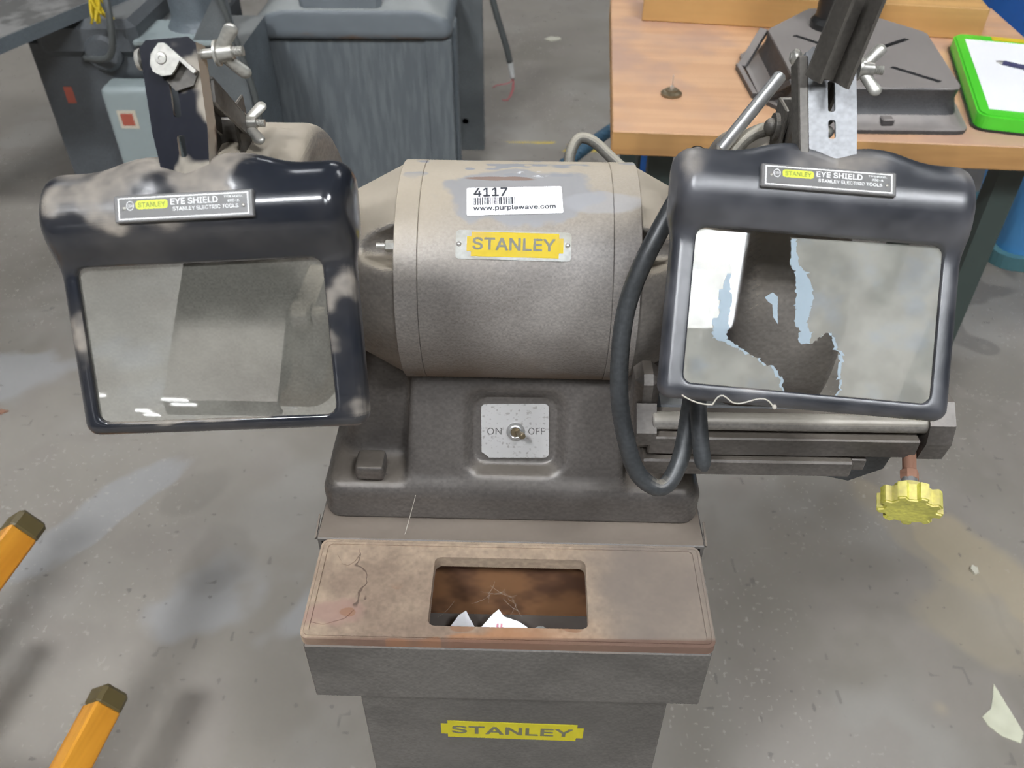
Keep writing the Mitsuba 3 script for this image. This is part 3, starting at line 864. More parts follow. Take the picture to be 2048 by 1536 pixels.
def shield(side, win, boss_u, plate_c, glass_mat, label, groupname):
    M, c = SH[side]
    P = mat(M, c)
    root = 'eye_shield' if side == 'L' else 'eye_shield_001'
    S = lambda m: moved(m, P)
    fr = nets(shield_sdf(win, boss_u), (-0.091, -0.079, -0.035), (0.091, 0.092, 0.018), 0.0016)
    scene[root + '__frame'] = mikit.ply(S(fr), 'shield_black' if side == 'L' else 'shield_black_clean', smooth=True)
    labels[root + '__frame'] = {'label': 'glossy black moulded frame with dust patches'}
    u0, u1, v0, v1 = win
    pane = trimesh.Trimesh(np.array([[u0 - .004, v0 - .004, 0], [u1 + .004, v0 - .004, 0], [u1 + .004, v1 + .004, 0], [u0 - .004, v1 + .004, 0]]) + [0, 0, -0.0030], [[0, 1, 2], [0, 2, 3]], process=False)
    scene[root + '__glass_pane'] = mikit.ply(S(pane), glass_mat, smooth=False)
    # nameplate on the roll
    pu, pv, pr = plate_c
    q = math.radians(pr)
    NP = P @ mat(np.array([[1, 0, 0], [0, math.cos(q), -math.sin(q)], [0, math.sin(q), math.cos(q)]]), (pu, pv, 0.0172))
    N = lambda m, du=0.0, dv=0.0, dn=0.0: moved(moved(m, mat(np.eye(3), (du, dv, dn))), NP)
    W, H = 0.0790, 0.0150
    scene[root + '__nameplate'] = mikit.ply(N(bx(-W / 2, W / 2, -H / 2, H / 2, -0.004, 0.0008, 0.0006)), 'label_dark', smooth=False)
    labels[root + '__nameplate'] = {'label': 'dark nameplate reading EYE SHIELD, STANLEY ELECTRIC TOOLS'}
    bo = sbox(-W / 2 + .0024, -H / 2 + .0014, W / 2 - .0024, H / 2 - .0014)
    scene[root + '__nameplate__border'] = mikit.ply(N(plate(bo.difference(bo.buffer(-0.0008, join_style=2)), 0.0002), 0, 0, 0.0008), 'label_white', smooth=False)
    scene[root + '__nameplate__brand_field'] = mikit.ply(N(plate(rrect(-0.0092, 0.0092, -0.0024, 0.0024, 0.0018), 0.0002), -0.0178, 0.0018, 0.0008), 'label_lime', smooth=False)
    scene[root + '__nameplate__brand_lettering'] = mikit.ply(N(text('STANLEY', 0.0026, 0.0155, True, 0.00012), -0.0178, 0.0018, 0.0010), 'label_olive', smooth=False)
    ring = [N(plate(ellipse(0.0022, 0.0026).difference(ellipse(0.0018, 0.0022)), 0.0002), -0.0302, 0.0016, 0.0008)]
    let = [N(text('EYE SHIELD', 0.0033, 0.0268, True, 0.00015), 0.0063, 0.0028, 0.0008), N(text('STANLEY ELECTRIC TOOLS', 0.0020, 0.0372, True, 0.00015), 0.0126, -0.0012, 0.0008),
           N(text('TYPE MODEL', 0.0011, 0.0105, True, 0.00015), 0.0285, 0.0040, 0.0008), N(text('800-A', 0.0014, 0.0066, True, 0.00015), 0.0285, 0.0018, 0.0008),
           N(text('CSA', 0.0016, 0.0030, True, 0.00015), -0.0302, 0.0016, 0.0008)]
    for q_ in let[:-1]:
        add(root + '__nameplate__lettering', q_, 'label_white', False)
    add(root + '__nameplate__approval_mark', cat(let[-1], ring), 'label_white', False)
    for i, du in enumerate((-0.0335, 0.0340)):
        scene[root + '__nameplate__rivet' + ('' if i == 0 else '_001')] = mikit.ply(N(ball((0, 0, 0), (0.0011, 0.0011, 0.0007), 2), du, 0.0002 if du < 0 else -0.0012, 0.0009), 'zinc', smooth=True)
    scene[root + '__embossing'] = mikit.ply(S(moved(text('MADE IN U.S.A.', 0.0022, 0.026, False, 0.0006), mat(np.array([[1, 0, 0], [0, 0.72, 0.69], [0, -0.69, 0.72]]), (0.004, 0.0387, 0.0085)))), 'emboss', smooth=False)
    labels[root] = {'label': label, 'category': 'eye shield', 'group': groupname}
    return root, P, S


def ellipse(a_, b_):
    return affinity.scale(Polygon([(math.cos(t), math.sin(t)) for t in np.linspace(0, 2 * math.pi, 32, endpoint=False)]), a_, b_)


WINL, WINR = (-0.0768, 0.0700, -0.0672, 0.0262), (-0.0738, 0.0755, -0.0665, 0.0300)
rl, PL, SL = shield('L', WINL, -0.001, (0.0006, 0.0585, -9.0), 'dusty_pane', 'black framed eye shield with a dusty clear pane, left of the motor', 'eye shields of the grinder')
rr_, PR, SR = shield('R', WINR, 0.005, (-0.0020, 0.0600, -11.0), 'clear_pane', 'black framed eye shield with a peeling film on its pane, right of the motor', 'eye shields of the grinder')
for r_ in (rl, rr_):
    del labels[r_]['group']

# film left on the right pane: two pieces with torn, curled edges
def film_fn(p, n, uv):
    f = fbm(p.x * 60, p.y * 60, p.z * 60, 4)
    return mix((0.40, 0.395, 0.35), (0.37, 0.39, 0.39), smoothstep(0.5, 0.8, f))


def film_w(p, n, uv):
    f = fbm(p.x * 45, p.y * 45, p.z * 45, 4)
    return 0.42 + 0.14 * smoothstep(0.3, 0.7, f)


scene['peeling_film'] = {'type': 'blendbsdf', 'weight': proc(film_w), 'a': {'type': 'thindielectric', 'int_ior': 1.45}, 'b': {'type': 'twosided', 'bsdf': {'type': 'diffuse', 'reflectance': proc(film_fn)}}}
scene['film_edge'] = {'type': 'blendbsdf', 'weight': 0.85, 'a': {'type': 'thindielectric', 'int_ior': 1.45}, 'b': {'type': 'twosided', 'bsdf': {'type': 'diffuse', 'reflectance': rgb(0.30, 0.365, 0.41)}}}


def torn(line, seed, amp=0.0012, step=0.0011):
    ls = np.asarray(line, float)
    t = np.r_[0, np.cumsum(np.linalg.norm(np.diff(ls, axis=0), axis=1))]
    q = np.arange(0, t[-1], step)
    pts = np.stack([np.interp(q, t, ls[:, 0]), np.interp(q, t, ls[:, 1])], 1)
    r = np.random.default_rng(seed)
    return pts + r.normal(0, amp * 0.5, pts.shape) + amp * (meshkit.fbm(np.stack([q * 220, q * 0 + seed, q * 0], 1), 3)[:, None] - 0.5) * 2.5


lineL = torn([(-0.0467, 0.0290), (-0.0485, 0.012), (-0.0501, -0.0008), (-0.0486, -0.020), (-0.0484, -0.038), (-0.0404, -0.042), (-0.0275, -0.0486), (-0.0162, -0.0554), (-0.0115, -0.0663)], 3, 0.0010)
lineR = torn([(-0.0172, 0.0285), (-0.0145, 0.015), (-0.0106, 0.0025), (-0.0098, -0.012), (-0.0076, -0.0251), (-0.004, -0.036), (0.002, -0.0367), (0.0103, -0.0282), (0.0150, -0.034), (0.0191, -0.0414), (0.0209, -0.0663)], 5, 0.0011)
u0, u1, v0, v1 = WINR
filmL = Polygon([(u0, v1), *lineL.tolist(), (u0, v0)]).buffer(0)
filmR = Polygon([(u1, v1), *lineR.tolist(), (u1, v0)]).buffer(0)


def flat(poly, n):
    polys = getattr(poly, 'geoms', [poly])
    ms = []
    for q in polys:
        if q.area < 1e-8:
            continue
        v, f = trimesh.creation.triangulate_polygon(q, engine='earcut')
        ms.append(trimesh.Trimesh(np.c_[v, np.full(len(v), n)], f, process=False))
    return cat(ms)


for poly in (filmL, filmR):
    k = add(rr_ + '__peeling_film', SR(flat(poly, -0.0022)), 'peeling_film', False)
    labels[k] = {'label': 'milky plastic film left on the pane with a torn edge'}


def curl(line, i0, i1, wa, n, seed):
    """the curled, paler margin of the film along its torn edge"""
    pts = line[i0:i1]
    r = np.random.default_rng(seed)
    w = wa * (0.5 + 0.9 * meshkit.fbm(np.stack([np.arange(len(pts)) * 0.17, np.full(len(pts), seed), np.zeros(len(pts))], 1), 3)) * np.sin(np.linspace(0.25, math.pi - 0.25, len(pts))) + 0.0006
    edge = pts + np.stack([-w if line is lineL else w, r.normal(0, 0.0004, len(pts))], 1)
    return Polygon(np.vstack([pts, edge[::-1]])).buffer(0)


for ln, a_, b_, w_, sd in ((lineL, 24, 78, 0.0085, 2), (lineL, 78, len(lineL), 0.0016, 4), (lineR, 2, 70, 0.0085, 7), (lineR, 70, len(lineR), 0.0016, 9)):
    add(rr_ + '__film_edge', SR(flat(curl(ln, a_, b_, w_, -0.0018, sd), -0.0018)), 'film_edge', False)
shred = Polygon([(-0.0285, -0.0100), (-0.0240, -0.0065), (-0.0205, -0.0090), (-0.0200, -0.0180), (-0.0190, -0.0260), (-0.0225, -0.0215), (-0.0235, -0.0140), (-0.0262, -0.0125)])
add(rr_ + '__film_edge', SR(flat(shred, -0.0018)), 'film_edge', False)
# lint on the lower edge of the right shield
for i, pts in enumerate(([(-0.074, -0.0745, 0.001), (-0.066, -0.078, 0.002), (-0.055, -0.0788, 0.0015)], [(-0.055, -0.0788, 0.0015), (-0.048, -0.0735, 0.004), (-0.043, -0.0765, 0.003), (-0.033, -0.0745, 0.004), (-0.026, -0.0725, 0.004), (-0.019, -0.0765, 0.003)])):
    add(rr_ + '__lint_thread', SR(tube(np.array(pts), 0.0005, 24, 6)), 'lint', True)
k = add(rr_ + '__lint_thread', SR(ball((-0.018, -0.0768, 0.003), (0.0014, 0.0016, 0.0012), 1)), 'lint', True)

# support arms, links, wing nuts
aL = mat(np.array([[math.cos(0.02), -math.sin(0.02), 0], [math.sin(0.02), math.cos(0.02), 0], [0, 0, 1]]), (-0.0005, 0.060, 0.0055))
arm = strap(0.0240, 0.0318, 0.0885, flange=0.013, slots=((0.0255, 0.0375), (0.0470, 0.066)))
k = add(rl + '__support_arm', SL(moved(arm, aL)), 'arm_black', False)
labels[k] = {'label': 'slotted black support arm with a dust patch'}
add(rl + '__wing_nut', SL(wing_nut((0.0235, 0.1405, -0.001), (1, 0.02, 0.0), (0.1, 0.8, 0.55))), 'zinc', 30)
add(rl + '__hinge_bolt', SL(cat(rod((-0.022, 0.1395, -0.001), (0.022, 0.1405, -0.001), 0.0028, 16), lathe([(0, -0.002), (0.0055, -0.002), (0.0062, 0), (0.0062, 0.0005), (0, 0.0005)], (-0.0205, 0.1395, -0.001), (0, 0.1395, -0.001), 20))), 'zinc', 30)
# end of the link channel in front of the arm: a bright rounded ear with its bolt, and the web, coloured dark for the shade inside the channel
def slab_n(pts, n0, n1):
    m = plate(Polygon(pts).buffer(-0.0006).buffer(0.0006), n1 - n0)
    m.apply_translation((0, 0, n0))
    return m


k = add(rl + '__link_ear', SL(slab_n([(-0.0039, 0.1451), (-0.0006, 0.1449), (0.0154, 0.1296), (0.0133, 0.1284), (0.0065, 0.1353), (0.0040, 0.1315), (0.0013, 0.1284), (-0.0042, 0.1280), (-0.0088, 0.1305), (-0.0100, 0.1345), (-0.0088, 0.1398)], 0.0112, 0.0130)), 'zinc', False)
labels[k] = {'label': 'bright rounded ear of the link'}
add(rl + '__link_web', SL(cat(slab_n([(0.0142, 0.1301), (0.0105, 0.1230), (0.0003, 0.1205), (-0.0045, 0.1265), (0.0000, 0.1300), (0.0052, 0.1358)], 0.0062, 0.0078), slab_n([(0.0142, 0.1301), (0.0130, 0.1285), (-0.0005, 0.1415), (-0.002, 0.1445)], 0.0062, 0.0125))), 'link_dark', False)
add(rl + '__link_bolt', SL(lathe([(0, 0), (0.0034, 0), (0.0030, 0.0007), (0.0012, 0.0008), (0.0009, 0.0002), (0, 0.0002)], (-0.0035, 0.1372, 0.0130), (-0.0035, 0.1372, 0.0230), 24)), 'zinc', 30)
back = SL(trimesh.Trimesh([[0.006, 0.128, -0.008], [0, 0, 0], [1, 0, 0]], [[0, 1, 2]], process=False)).vertices[0]
add(rl + '__link_channel', channel(np.array(back), np.array([-0.196, 0.205, 1.185]), SH['L'][0][:, 0], 0.019, 0.012), 'link_dark', False)
# bracket on the left guard
BK = mat(rotz(-1.2), (-0.200, 0.205, 1.150))
bk = [bx(-0.0135, -0.0112, -0.012, 0.012, -0.02, 0.047, 0.0008), bx(0.0085, 0.0108, -0.012, 0.012, -0.02, 0.047, 0.0008), bx(-0.0135, 0.0108, 0.009, 0.012, -0.02, 0.030, 0.0008), bx(-0.0135, 0.0108, -0.012, 0.012, -0.005, 0.001, 0.0008)]
add(GR + '__guard_bracket', moved(cat(bk), BK), 'link_dark', False)
add(GR + '__wing_nut', moved(wing_nut((0.0125, 0.0, 0.031), (1, 0, 0.0), (0.1, 0.7, 0.7)), BK), 'zinc', 30)
for xx, zz in ((-0.006, 0.004), (0.0035, 0.004)):
    add(GR + '__bracket_screw', moved(lathe([(0, -0.002), (0.0045, -0.002), (0.0045, 0.0), (0.0032, 0.0022), (0, 0.003)], (xx, -0.004, zz), (xx, -0.012, zz + 0.012), 20), BK), 'zinc', 30)

aR = mat(np.array([[math.cos(0.10), -math.sin(0.10), 0], [math.sin(0.10), math.cos(0.10), 0], [0, 0, 1]]), (0.0045, 0.060, 0.0055))
arm = strap(0.0280, 0.0300, 0.0850, flange=0.013, slots=((0.0285, 0.0400), (0.0450, 0.0640)))
k = add(rr_ + '__support_arm', SR(moved(arm, aR)), 'arm_steel', False)
labels[k] = {'label': 'slotted bare steel support arm'}
k = add(rr_ + '__arm_flange', SR(moved(bx(-0.0205, -0.0145, 0.004, 0.079, -0.014, 0.003, 0.0008), aR)), 'link_dark', False)
back = SR(trimesh.Trimesh([[-0.004, 0.130, -0.008], [0, 0, 0], [1, 0, 0]], [[0, 1, 2]], process=False)).vertices[0]
add(rr_ + '__link_channel', channel(np.array(back), np.array([0.207, 0.205, 1.170]), SH['R'][0][:, 0], 0.019, 0.012), 'link_dark', False)
p0 = SR(trimesh.Trimesh([[-0.0110, 0.1200, 0.016], [-0.0015, 0.1680, 0.046], [0, 0, 0]], [[0, 1, 2]], process=False)).vertices
k = add(rr_ + '__link_channel', channel(p0[0], p0[1], -SH['R'][0][:, 0] + 0.35 * SH['R'][0][:, 2], 0.0205, 0.016), 'link_dark', False)
labels[k] = {'label': 'dark steel channel slanting up from the arm'}
add(rr_ + '__hinge_bolt', SR(cat(rod((-0.026, 0.1395, -0.002), (0.020, 0.1385, -0.002), 0.0028, 16), ball((-0.0225, 0.1395, -0.002), (0.0035, 0.0052, 0.0052), 2))), 'zinc', 30)
add(rr_ + '__wing_nut', SR(wing_nut((0.0175, 0.1360, -0.004), (1, 0.0, 0.0), (0.0, 1, 0.1))), 'zinc', 30)
add(rr_ + '__slot_bolt', SR(cat(ball((0.0006, 0.104, -0.004), (0.004, 0.0045, 0.003), 2), ball((0.0010, 0.0955, -0.004), (0.004, 0.004, 0.003), 2))), 'zinc', True)
BR = mat(rotz(-1.2), (0.207, 0.205, 1.150))
add(GR + '__guard_bracket', moved(cat(bx(-0.016, -0.0132, -0.012, 0.012, -0.02, 0.047, 0.0008), bx(0.0132, 0.016, -0.012, 0.012, -0.02, 0.047, 0.0008), bx(-0.016, 0.016, 0.009, 0.012, -0.02, 0.047, 0.0008)), BR), 'link_dark', False)
add(GR + '__bracket_screw', moved(cat(ball((-0.0205, 0, 0.030), (0.005, 0.006, 0.006), 2), lathe([(0, 0), (0.0095, 0), (0.0095, 0.003), (0, 0.003)], (-0.019, 0, 0.030), (0, 0, 0.030), 24)), BR), 'link_dark', 30)
add(rr_ + '__stay_rod', rod((0.1530, 0.2060, 1.1610), (0.1925, 0.2240, 1.2110), 0.0048, 20, 0.002), 'steel', 30)

# lamp cord arch behind the right shield
tag(add('lamp_cord', tube([(0.158, 0.205, 1.140), (0.164, 0.209, 1.158), (0.174, 0.214, 1.1685), (0.188, 0.218, 1.1725), (0.206, 0.219, 1.171)], 0.0052, 40), 'rubber_dusty', True), 'short dusty dark cord arching behind the right eye shield', 'cord')

# --- blade grinding attachment under the right shield
AT = 'sharpening_attachment'
A0, ARZ = np.array([0.097, 0.094, 0.0]), -0.9
AM = mat(rotz(ARZ), A0)
A_ = lambda m: moved(m, AM)
add(AT + '__end_bracket', A_(cat(trimesh.convex.convex_hull(np.array([(0.0, 0.0, 0.970), (0.015, 0.0, 0.970), (0.0, -0.006, 0.978), (0.015, -0.006, 0.978), (0.0, -0.006, 0.990), (0.015, -0.006, 0.990), (0.0, 0.01, 1.006), (0.015, 0.01, 1.006), (0, 0.03, 0.99), (0.015, 0.03, 0.99), (0, 0.03, 0.97), (0.015, 0.03, 0.97)])), bx(-0.002, 0.017, 0.012, 0.04, 0.965, 1.028, 0.006))), 'base_grey', False)
add(AT + '__end_bracket', A_(trimesh.convex.convex_hull(np.array([(x_, y_, z_) for x_ in (0.217, 0.236) for y_, z_ in ((-0.004, 0.966), (-0.008, 0.985), (-0.004, 1.000), (0.010, 1.012), (0.045, 1.010), (0.045, 0.966), (0.012, 0.950))]))), 'base_grey', False)
add(AT + '__guide_rod', A_(rod((0.012, 0.004, 0.9945), (0.219, 0.004, 0.9945), 0.0068, 28, 0.001)), 'rod_dusty', 30)
add(AT + '__slide_rail', A_(bx(0.010, 0.214, -0.006, 0.030, 0.9680, 0.9860, 0.0012)), 'base_grey', False)
add(AT + '__slide_rail', A_(cat(bx(0.006, 0.168, -0.010, 0.028, 0.9500, 0.9660, 0.0015), bx(0.166, 0.180, -0.004, 0.026, 0.9520, 0.9640, 0.001))), 'base_grey', False)
add(AT + '__support_web', A_(cat(bx(0.02, 0.16, 0.03, 0.05, 0.955, 0.985, 0.003), trimesh.convex.convex_hull(np.array([(x_, y_, z_) for y_ in (0.030, 0.037) for x_, z_ in ((0.165, 0.975), (0.225, 0.975), (0.215, 0.92), (0.190, 0.905), (0.170, 0.91))])))), 'machine_dark_shaded', False)
kp = np.array([0.2085, -0.0150, 0.9640])
kd = np.array([-0.20, -0.88, -0.28])
kd /= np.linalg.norm(kd)
add(AT + '__lock_nut', A_(cat(rod(kp, kp + kd * 0.008, 0.0068, 6, 0.0008), rod(kp - kd * 0.03, kp, 0.005, 16))), 'rust', 30)
add(AT + '__screw', A_(rod(kp + kd * 0.006, kp + kd * 0.020, 0.0058, 20)), 'steel', 30)
K = mat(frame_to(kp + kd * 0.014, kp + kd)[0][:3, :3], kp + kd * 0.014)
kpoly = Polygon([((0.0205 + 0.0022 * math.tanh(6 * math.cos(9 * t))) * math.cos(t), (0.0205 + 0.0022 * math.tanh(6 * math.cos(9 * t))) * math.sin(t)) for t in np.linspace(0, 2 * math.pi, 180, endpoint=False)])
kn = plate(kpoly, 0.0125)
kn.apply_translation((0, 0, 0.007))
cap_ = plate(kpoly.buffer(-0.0012), 0.0012)
cap_.apply_translation((0, 0, 0.0195))
hub = lathe([(0, 0), (0.0110, 0), (0.0125, 0.003), (0.0150, 0.0075), (0, 0.0075)], (0, 0, 0), (0, 0, 1), 36)
k = add(AT + '__knob', A_(moved(cat(kn, cap_, hub), K)), 'knob_yellow', 30)
labels[k] = {'label': 'fluted yellow plastic knob'}
tag(AT, 'grey sharpening attachment with guide rod and yellow knob, under the right eye shield', 'tool rest')

# --- cords of the grinder
tag(add('power_cord', tube([(0.128, 0.165, 1.178), (0.110, 0.130, 1.160), (0.092, 0.110, 1.132), (0.080, 0.096, 1.098), (0.0770, 0.082, 1.066), (0.0785, 0.068, 1.036), (0.0860, 0.053, 1.006), (0.0975, 0.045, 0.985), (0.110, 0.043, 0.979), (0.122, 0.053, 0.988), (0.129, 0.071, 1.008), (0.134, 0.090, 1.045), (0.136, 0.10, 1.075), (0.136, 0.125, 1.088), (0.135, 0.172, 1.090)], 0.0064, 110, 16), 'rubber', True), 'black rubber cord looping down beside the right eye shield', 'cord')
tag(add('cord_end', tube([(0.1500, 0.150, 1.060), (0.1385, 0.118, 1.078), (0.1320, 0.096, 1.074), (0.1330, 0.0800, 1.0450), (0.1355, 0.0620, 1.0190), (0.1385, 0.0480, 1.0000), (0.1398, 0.0440, 0.9950)], np.r_[np.full(38, 0.0060), 0.0052, 0.0020], 40, 16), 'rubber', True), 'blunt end of a black cord hanging from under the right eye shield', 'cord')
tag(add('rear_cord', tube([(0.055, 0.345, 1.030), (0.0555, 0.366, 1.064), (0.058, 0.378, 1.082), (0.066, 0.385, 1.0905), (0.077, 0.384, 1.0885), (0.090, 0.378, 1.080), (0.111, 0.366, 1.065), (0.140, 0.345, 1.040)], 0.0052, 60, 14), 'rubber_dusty', True), 'dusty grey cord arching up behind the motor', 'cord')

# --- what lies in the tray
def scrap(pts, z, tilt, thick=0.0003):
    m = plate(Polygon(pts), thick)
    c = np.array(pts).mean(0)
    m.apply_transform(mat(np.eye(3), (-c[0], -c[1], 0)))
    c = c + [0, 0.0125]
    m.apply_transform(mat(np.array([[1, 0, 0], [0, math.cos(tilt), -math.sin(tilt)], [0, math.sin(tilt), math.cos(tilt)]]), (c[0], c[1], z)))
    return m


tag(add('torn_paper', scrap([(-0.056, 0.040), (-0.0525, 0.056), (-0.044, 0.067), (-0.0375, 0.071), (-0.0340, 0.064), (-0.0285, 0.055), (-0.026, 0.040)], 0.7660, 0.70), 'paper_white', False), 'smaller torn white paper lying in the tray pocket, at the left', 'paper')
tag(add('torn_paper', scrap([(-0.0245, 0.040), (-0.0245, 0.056), (-0.0135, 0.068), (-0.0080, 0.0725), (-0.0030, 0.066), (0.010, 0.062), (0.018, 0.057), (0.020, 0.040)], 0.7660, 0.70), 'paper_white', False), 'larger torn white paper with pink print lying in the tray pocket', 'paper')
pm = cat([scrap([(-0.0100 + d_, 0.0545), (-0.0085 + d_, 0.0545), (-0.0080 + d_, 0.0590), (-0.0095 + d_, 0.0590)], 0.7672, 0.70, 0.0002) for d_ in (0, 0.0035)])
add('torn_paper_001__print', pm, 'pink_ink', False)
tag(add('washer', lathe([(0.0050, 0), (0.0085, 0), (0.0085, 0.0015), (0.0050, 0.0015), (0.0050, 0)], (0.030, 0.0640, 0.7600), (0.030, 0.058, 0.78), 32), 'steel', 30), 'grey steel washer in the tray pocket beside the torn papers', 'washer')
# cobweb threads over the opening and down the base
wb = []
rng = np.random.default_rng(11)
for i in range(14):
    a_ = np.array([rng.normal(-0.012, 0.018), 0.078 + rng.normal(0, 0.006), 0.803 + rng.normal(0, 0.006)])
    b_ = a_ + [rng.normal(0.0, 0.012), rng.normal(-0.006, 0.006), rng.normal(-0.004, 0.008)]
    wb.append(tube([a_, (a_ + b_) / 2 + [0, 0, -0.003], b_], 0.00006, 10, 5))
add(PED + '__cobweb', cat(wb), 'lint', True)
labels[PED + '__cobweb'] = {'label': 'thin cobweb threads in the tray opening', 'kind': 'stuff'}
add(GR + '__cobweb', g(tube([(-0.082, 0.1195, 0.884), (-0.087, 0.1135, 0.866), (-0.092, 0.104, 0.8505)], 0.0003, 14, 5)), 'lint', True)
tag(GR, 'grey bench grinder with a round motor, yellow STANLEY plate and dusty wheel guards', 'grinder')

# ------------------------------------------------------------------ workbench at the right, and what stands on it
BW = mat(rotz(-4.6), (0.179, 1.0666, 0.0))
W_ = lambda m: moved(m, BW)
WB = 'workbench'
add(WB + '__top', W_(bx(0, 0.922, 0, 0.80, 0.755, 0.80, 0.002)), 'bench_wood', False)
labels[WB + '__top'] = {'label': 'scuffed solid wood top'}
for lx, ly in ((0.075, 0.06), (0.715, 0.06), (0.055, 0.69), (0.83, 0.69)):
    q = [bx(lx, lx + 0.045, ly, ly + 0.004, 0, 0.755), bx(lx, lx + 0.004, ly, ly + 0.045, 0, 0.755)]
    add(WB + '__leg', W_(cat(q)), 'green_steel', False)
add(WB + '__rail', W_(bx(0.06, 0.87, 0.71, 0.715, 0.69, 0.755)), 'green_steel', False)
add(WB + '__rail', W_(bx(0.055, 0.06, 0.06, 0.72, 0.69, 0.755)), 'green_steel', False)
tag(WB, 'wooden topped workbench with dark green steel legs behind the grinder', 'workbench')

bm = bx(0, 0.745, 0, 0.09, 0.8005, 0.8665, 0.002)
key = add('wooden_beam', moved(bm, mat(rotz(-9.6), (0.300, 1.680, 0))), 'beam_wood', False)
tag(key, 'long orange-brown wooden beam lying along the back of the workbench', 'beam')


# cast iron machine base, upside view: flange, hollow walls, slotted top
def loft(rings):
    n = len(rings[0])
    v = np.vstack(rings)
    f = []
    for k in range(len(rings) - 1):
        for i in range(n):
            a_, b_ = k * n + i, k * n + (i + 1) % n
            f += [(a_, b_, b_ + n), (a_, b_ + n, a_ + n)]
    return trimesh.Trimesh(v, f, process=False)


CB = 'cast_iron_base'
topp = [(0.500, 1.135), (0.590, 1.090), (0.785, 1.087), (0.832, 1.385), (0.760, 1.485), (0.640, 1.545), (0.515, 1.400)]
bot = [(0.470, 1.200), (0.555, 1.060), (0.805, 1.056), (0.872, 1.385), (0.782, 1.520), (0.630, 1.590), (0.478, 1.440)]


def rounded(pts, r, n=12):
    po = Polygon(pts).buffer(-r).buffer(r, quad_segs=8)
    L = po.exterior.length
    return np.array([po.exterior.interpolate(t * L).coords[0] for t in np.linspace(0, 1, n * 10, endpoint=False)])


tp, bt = rounded(topp, 0.018), rounded(bot, 0.02)
c0 = np.array([0.66, 1.30])


def align(a_):
    ang = np.arctan2(a_[:, 1] - c0[1], a_[:, 0] - c0[0])
    o = np.argsort(ang)
    t = np.linspace(-math.pi, math.pi, 121)[:-1]
    aa, pp = ang[o], a_[o]
    aa3 = np.r_[aa - 2 * math.pi, aa, aa + 2 * math.pi]
    return np.stack([np.interp(t, aa3, np.r_[pp[:, 0], pp[:, 0], pp[:, 0]]), np.interp(t, aa3, np.r_[pp[:, 1], pp[:, 1], pp[:, 1]])], 1)


tp, bt = align(tp), align(bt)
ring = lambda f, s, z: np.c_[c0 + ((bt * (1 - f) + tp * f) - c0) * s, np.full(len(tp), z)]
walls = loft([ring(0, 1.0, 0.8005), ring(0, 1.0, 0.8075), ring(0.15, 0.985, 0.8095), ring(0.55, 0.955, 0.825), ring(0.8, 0.955, 0.848), ring(0.95, 0.985, 0.862), ring(1, 1.0, 0.866), ring(1, 1.0, 0.869), ring(1, 0.99, 0.8715)])
tpoly = Polygon(c0 + (tp - c0) * 0.99)
slots = []
for (xa, ya), (xb, yb) in (((0.560, 1.362), (0.600, 1.312)), ((0.698, 1.285), (0.778, 1.345)), ((0.695, 1.190), (0.757, 1.118))):
    d_ = np.array([xb - xa, yb - ya])
    nrm = np.array([-d_[1], d_[0]]) / np.linalg.norm(d_) * 0.006
    slots.append(Polygon([(xa + nrm[0], ya + nrm[1]), (xb + nrm[0], yb + nrm[1]), (xb - nrm[0], yb - nrm[1]), (xa - nrm[0], ya - nrm[1])]))
for s_ in slots:
    tpoly = tpoly.difference(s_)
tpm = plate(tpoly, 0.006)
tpm.apply_translation((0, 0, 0.8655))
add(CB + '__casting', cat(walls, tpm), 'cast_iron', 30)
inner_ = plate(Polygon(c0 + (tp - c0) * 0.9), 0.001)
inner_.apply_translation((0, 0, 0.812))
add(CB + '__slot_dark', inner_, 'hole_black', False)  # near-black sheet put in for the dark seen through the slots
add(CB + '__column', lathe([(0, 0), (0.050, 0), (0.050, 0.012), (0.044, 0.020), (0.042, 0.024), (0.042, 0.34), (0, 0.34)], (0.655, 1.415, 0.871), (0.655, 1.415, 2), 48), 'black_paint', 30)
add(CB + '__bolt', cat(bx(0.652, 0.674, 1.066, 1.085, 0.812, 0.824, 0.002)), 'cast_iron', False)
def bar(p0, p1, w, h):
    M_, L_ = frame_to(p0, p1)
    return moved(bx(-w / 2, w / 2, -h / 2, h / 2, -0.004, L_ + 0.004, 0.001), M_)


side_frame = cat(bar((0.470, 1.37, 0.809), (0.512, 1.415, 0.862), 0.018, 0.010), bar((0.462, 1.37, 0.806), (0.462, 1.22, 0.806), 0.010, 0.012), bar((0.470, 1.20, 0.808), (0.505, 1.145, 0.860), 0.018, 0.010))
add(CB + '__side_frame', side_frame, 'cast_iron', False)
tag(CB, 'dark cast iron machine base with slots and a black column, on the workbench', 'machine base')

# clipboard
CL = mat(rotz(-16.0), (0.824, 1.078, 0.8005))
cl = plate(rrect(0, 0.25, 0, 0.455, 0.025), 0.026)
clt = plate(rrect(0.004, 0.246, 0.004, 0.451, 0.022), 0.003)
clt.apply_translation((0, 0, 0.026))
add('clipboard__case', moved(cat(cl, clt), CL), 'lime_plastic', False)
dk_ = plate(rrect(-0.004, 0.254, -0.003, 0.458, 0.026), 0.004)
dk_.apply_translation((0, 0, -0.0002))
add('clipboard__lower_edge', moved(dk_, CL), 'black_paint', False)
add('clipboard__yellow_tab', moved(bx(0.075, 0.19, 0.425, 0.448, 0.029, 0.0302), CL), 'yellow_tag', False)
add('clipboard__clip', moved(cat(bx(0.085, 0.17, 0.018, 0.034, 0.0305, 0.036, 0.002), tube([(0.09, 0.02, 0.036), (0.10, 0.032, 0.040), (0.11, 0.02, 0.036)], 0.0016, 16, 8)), CL), 'black_paint', False)
tag('clipboard', 'bright green storage clipboard at the right end of the workbench', 'clipboard')
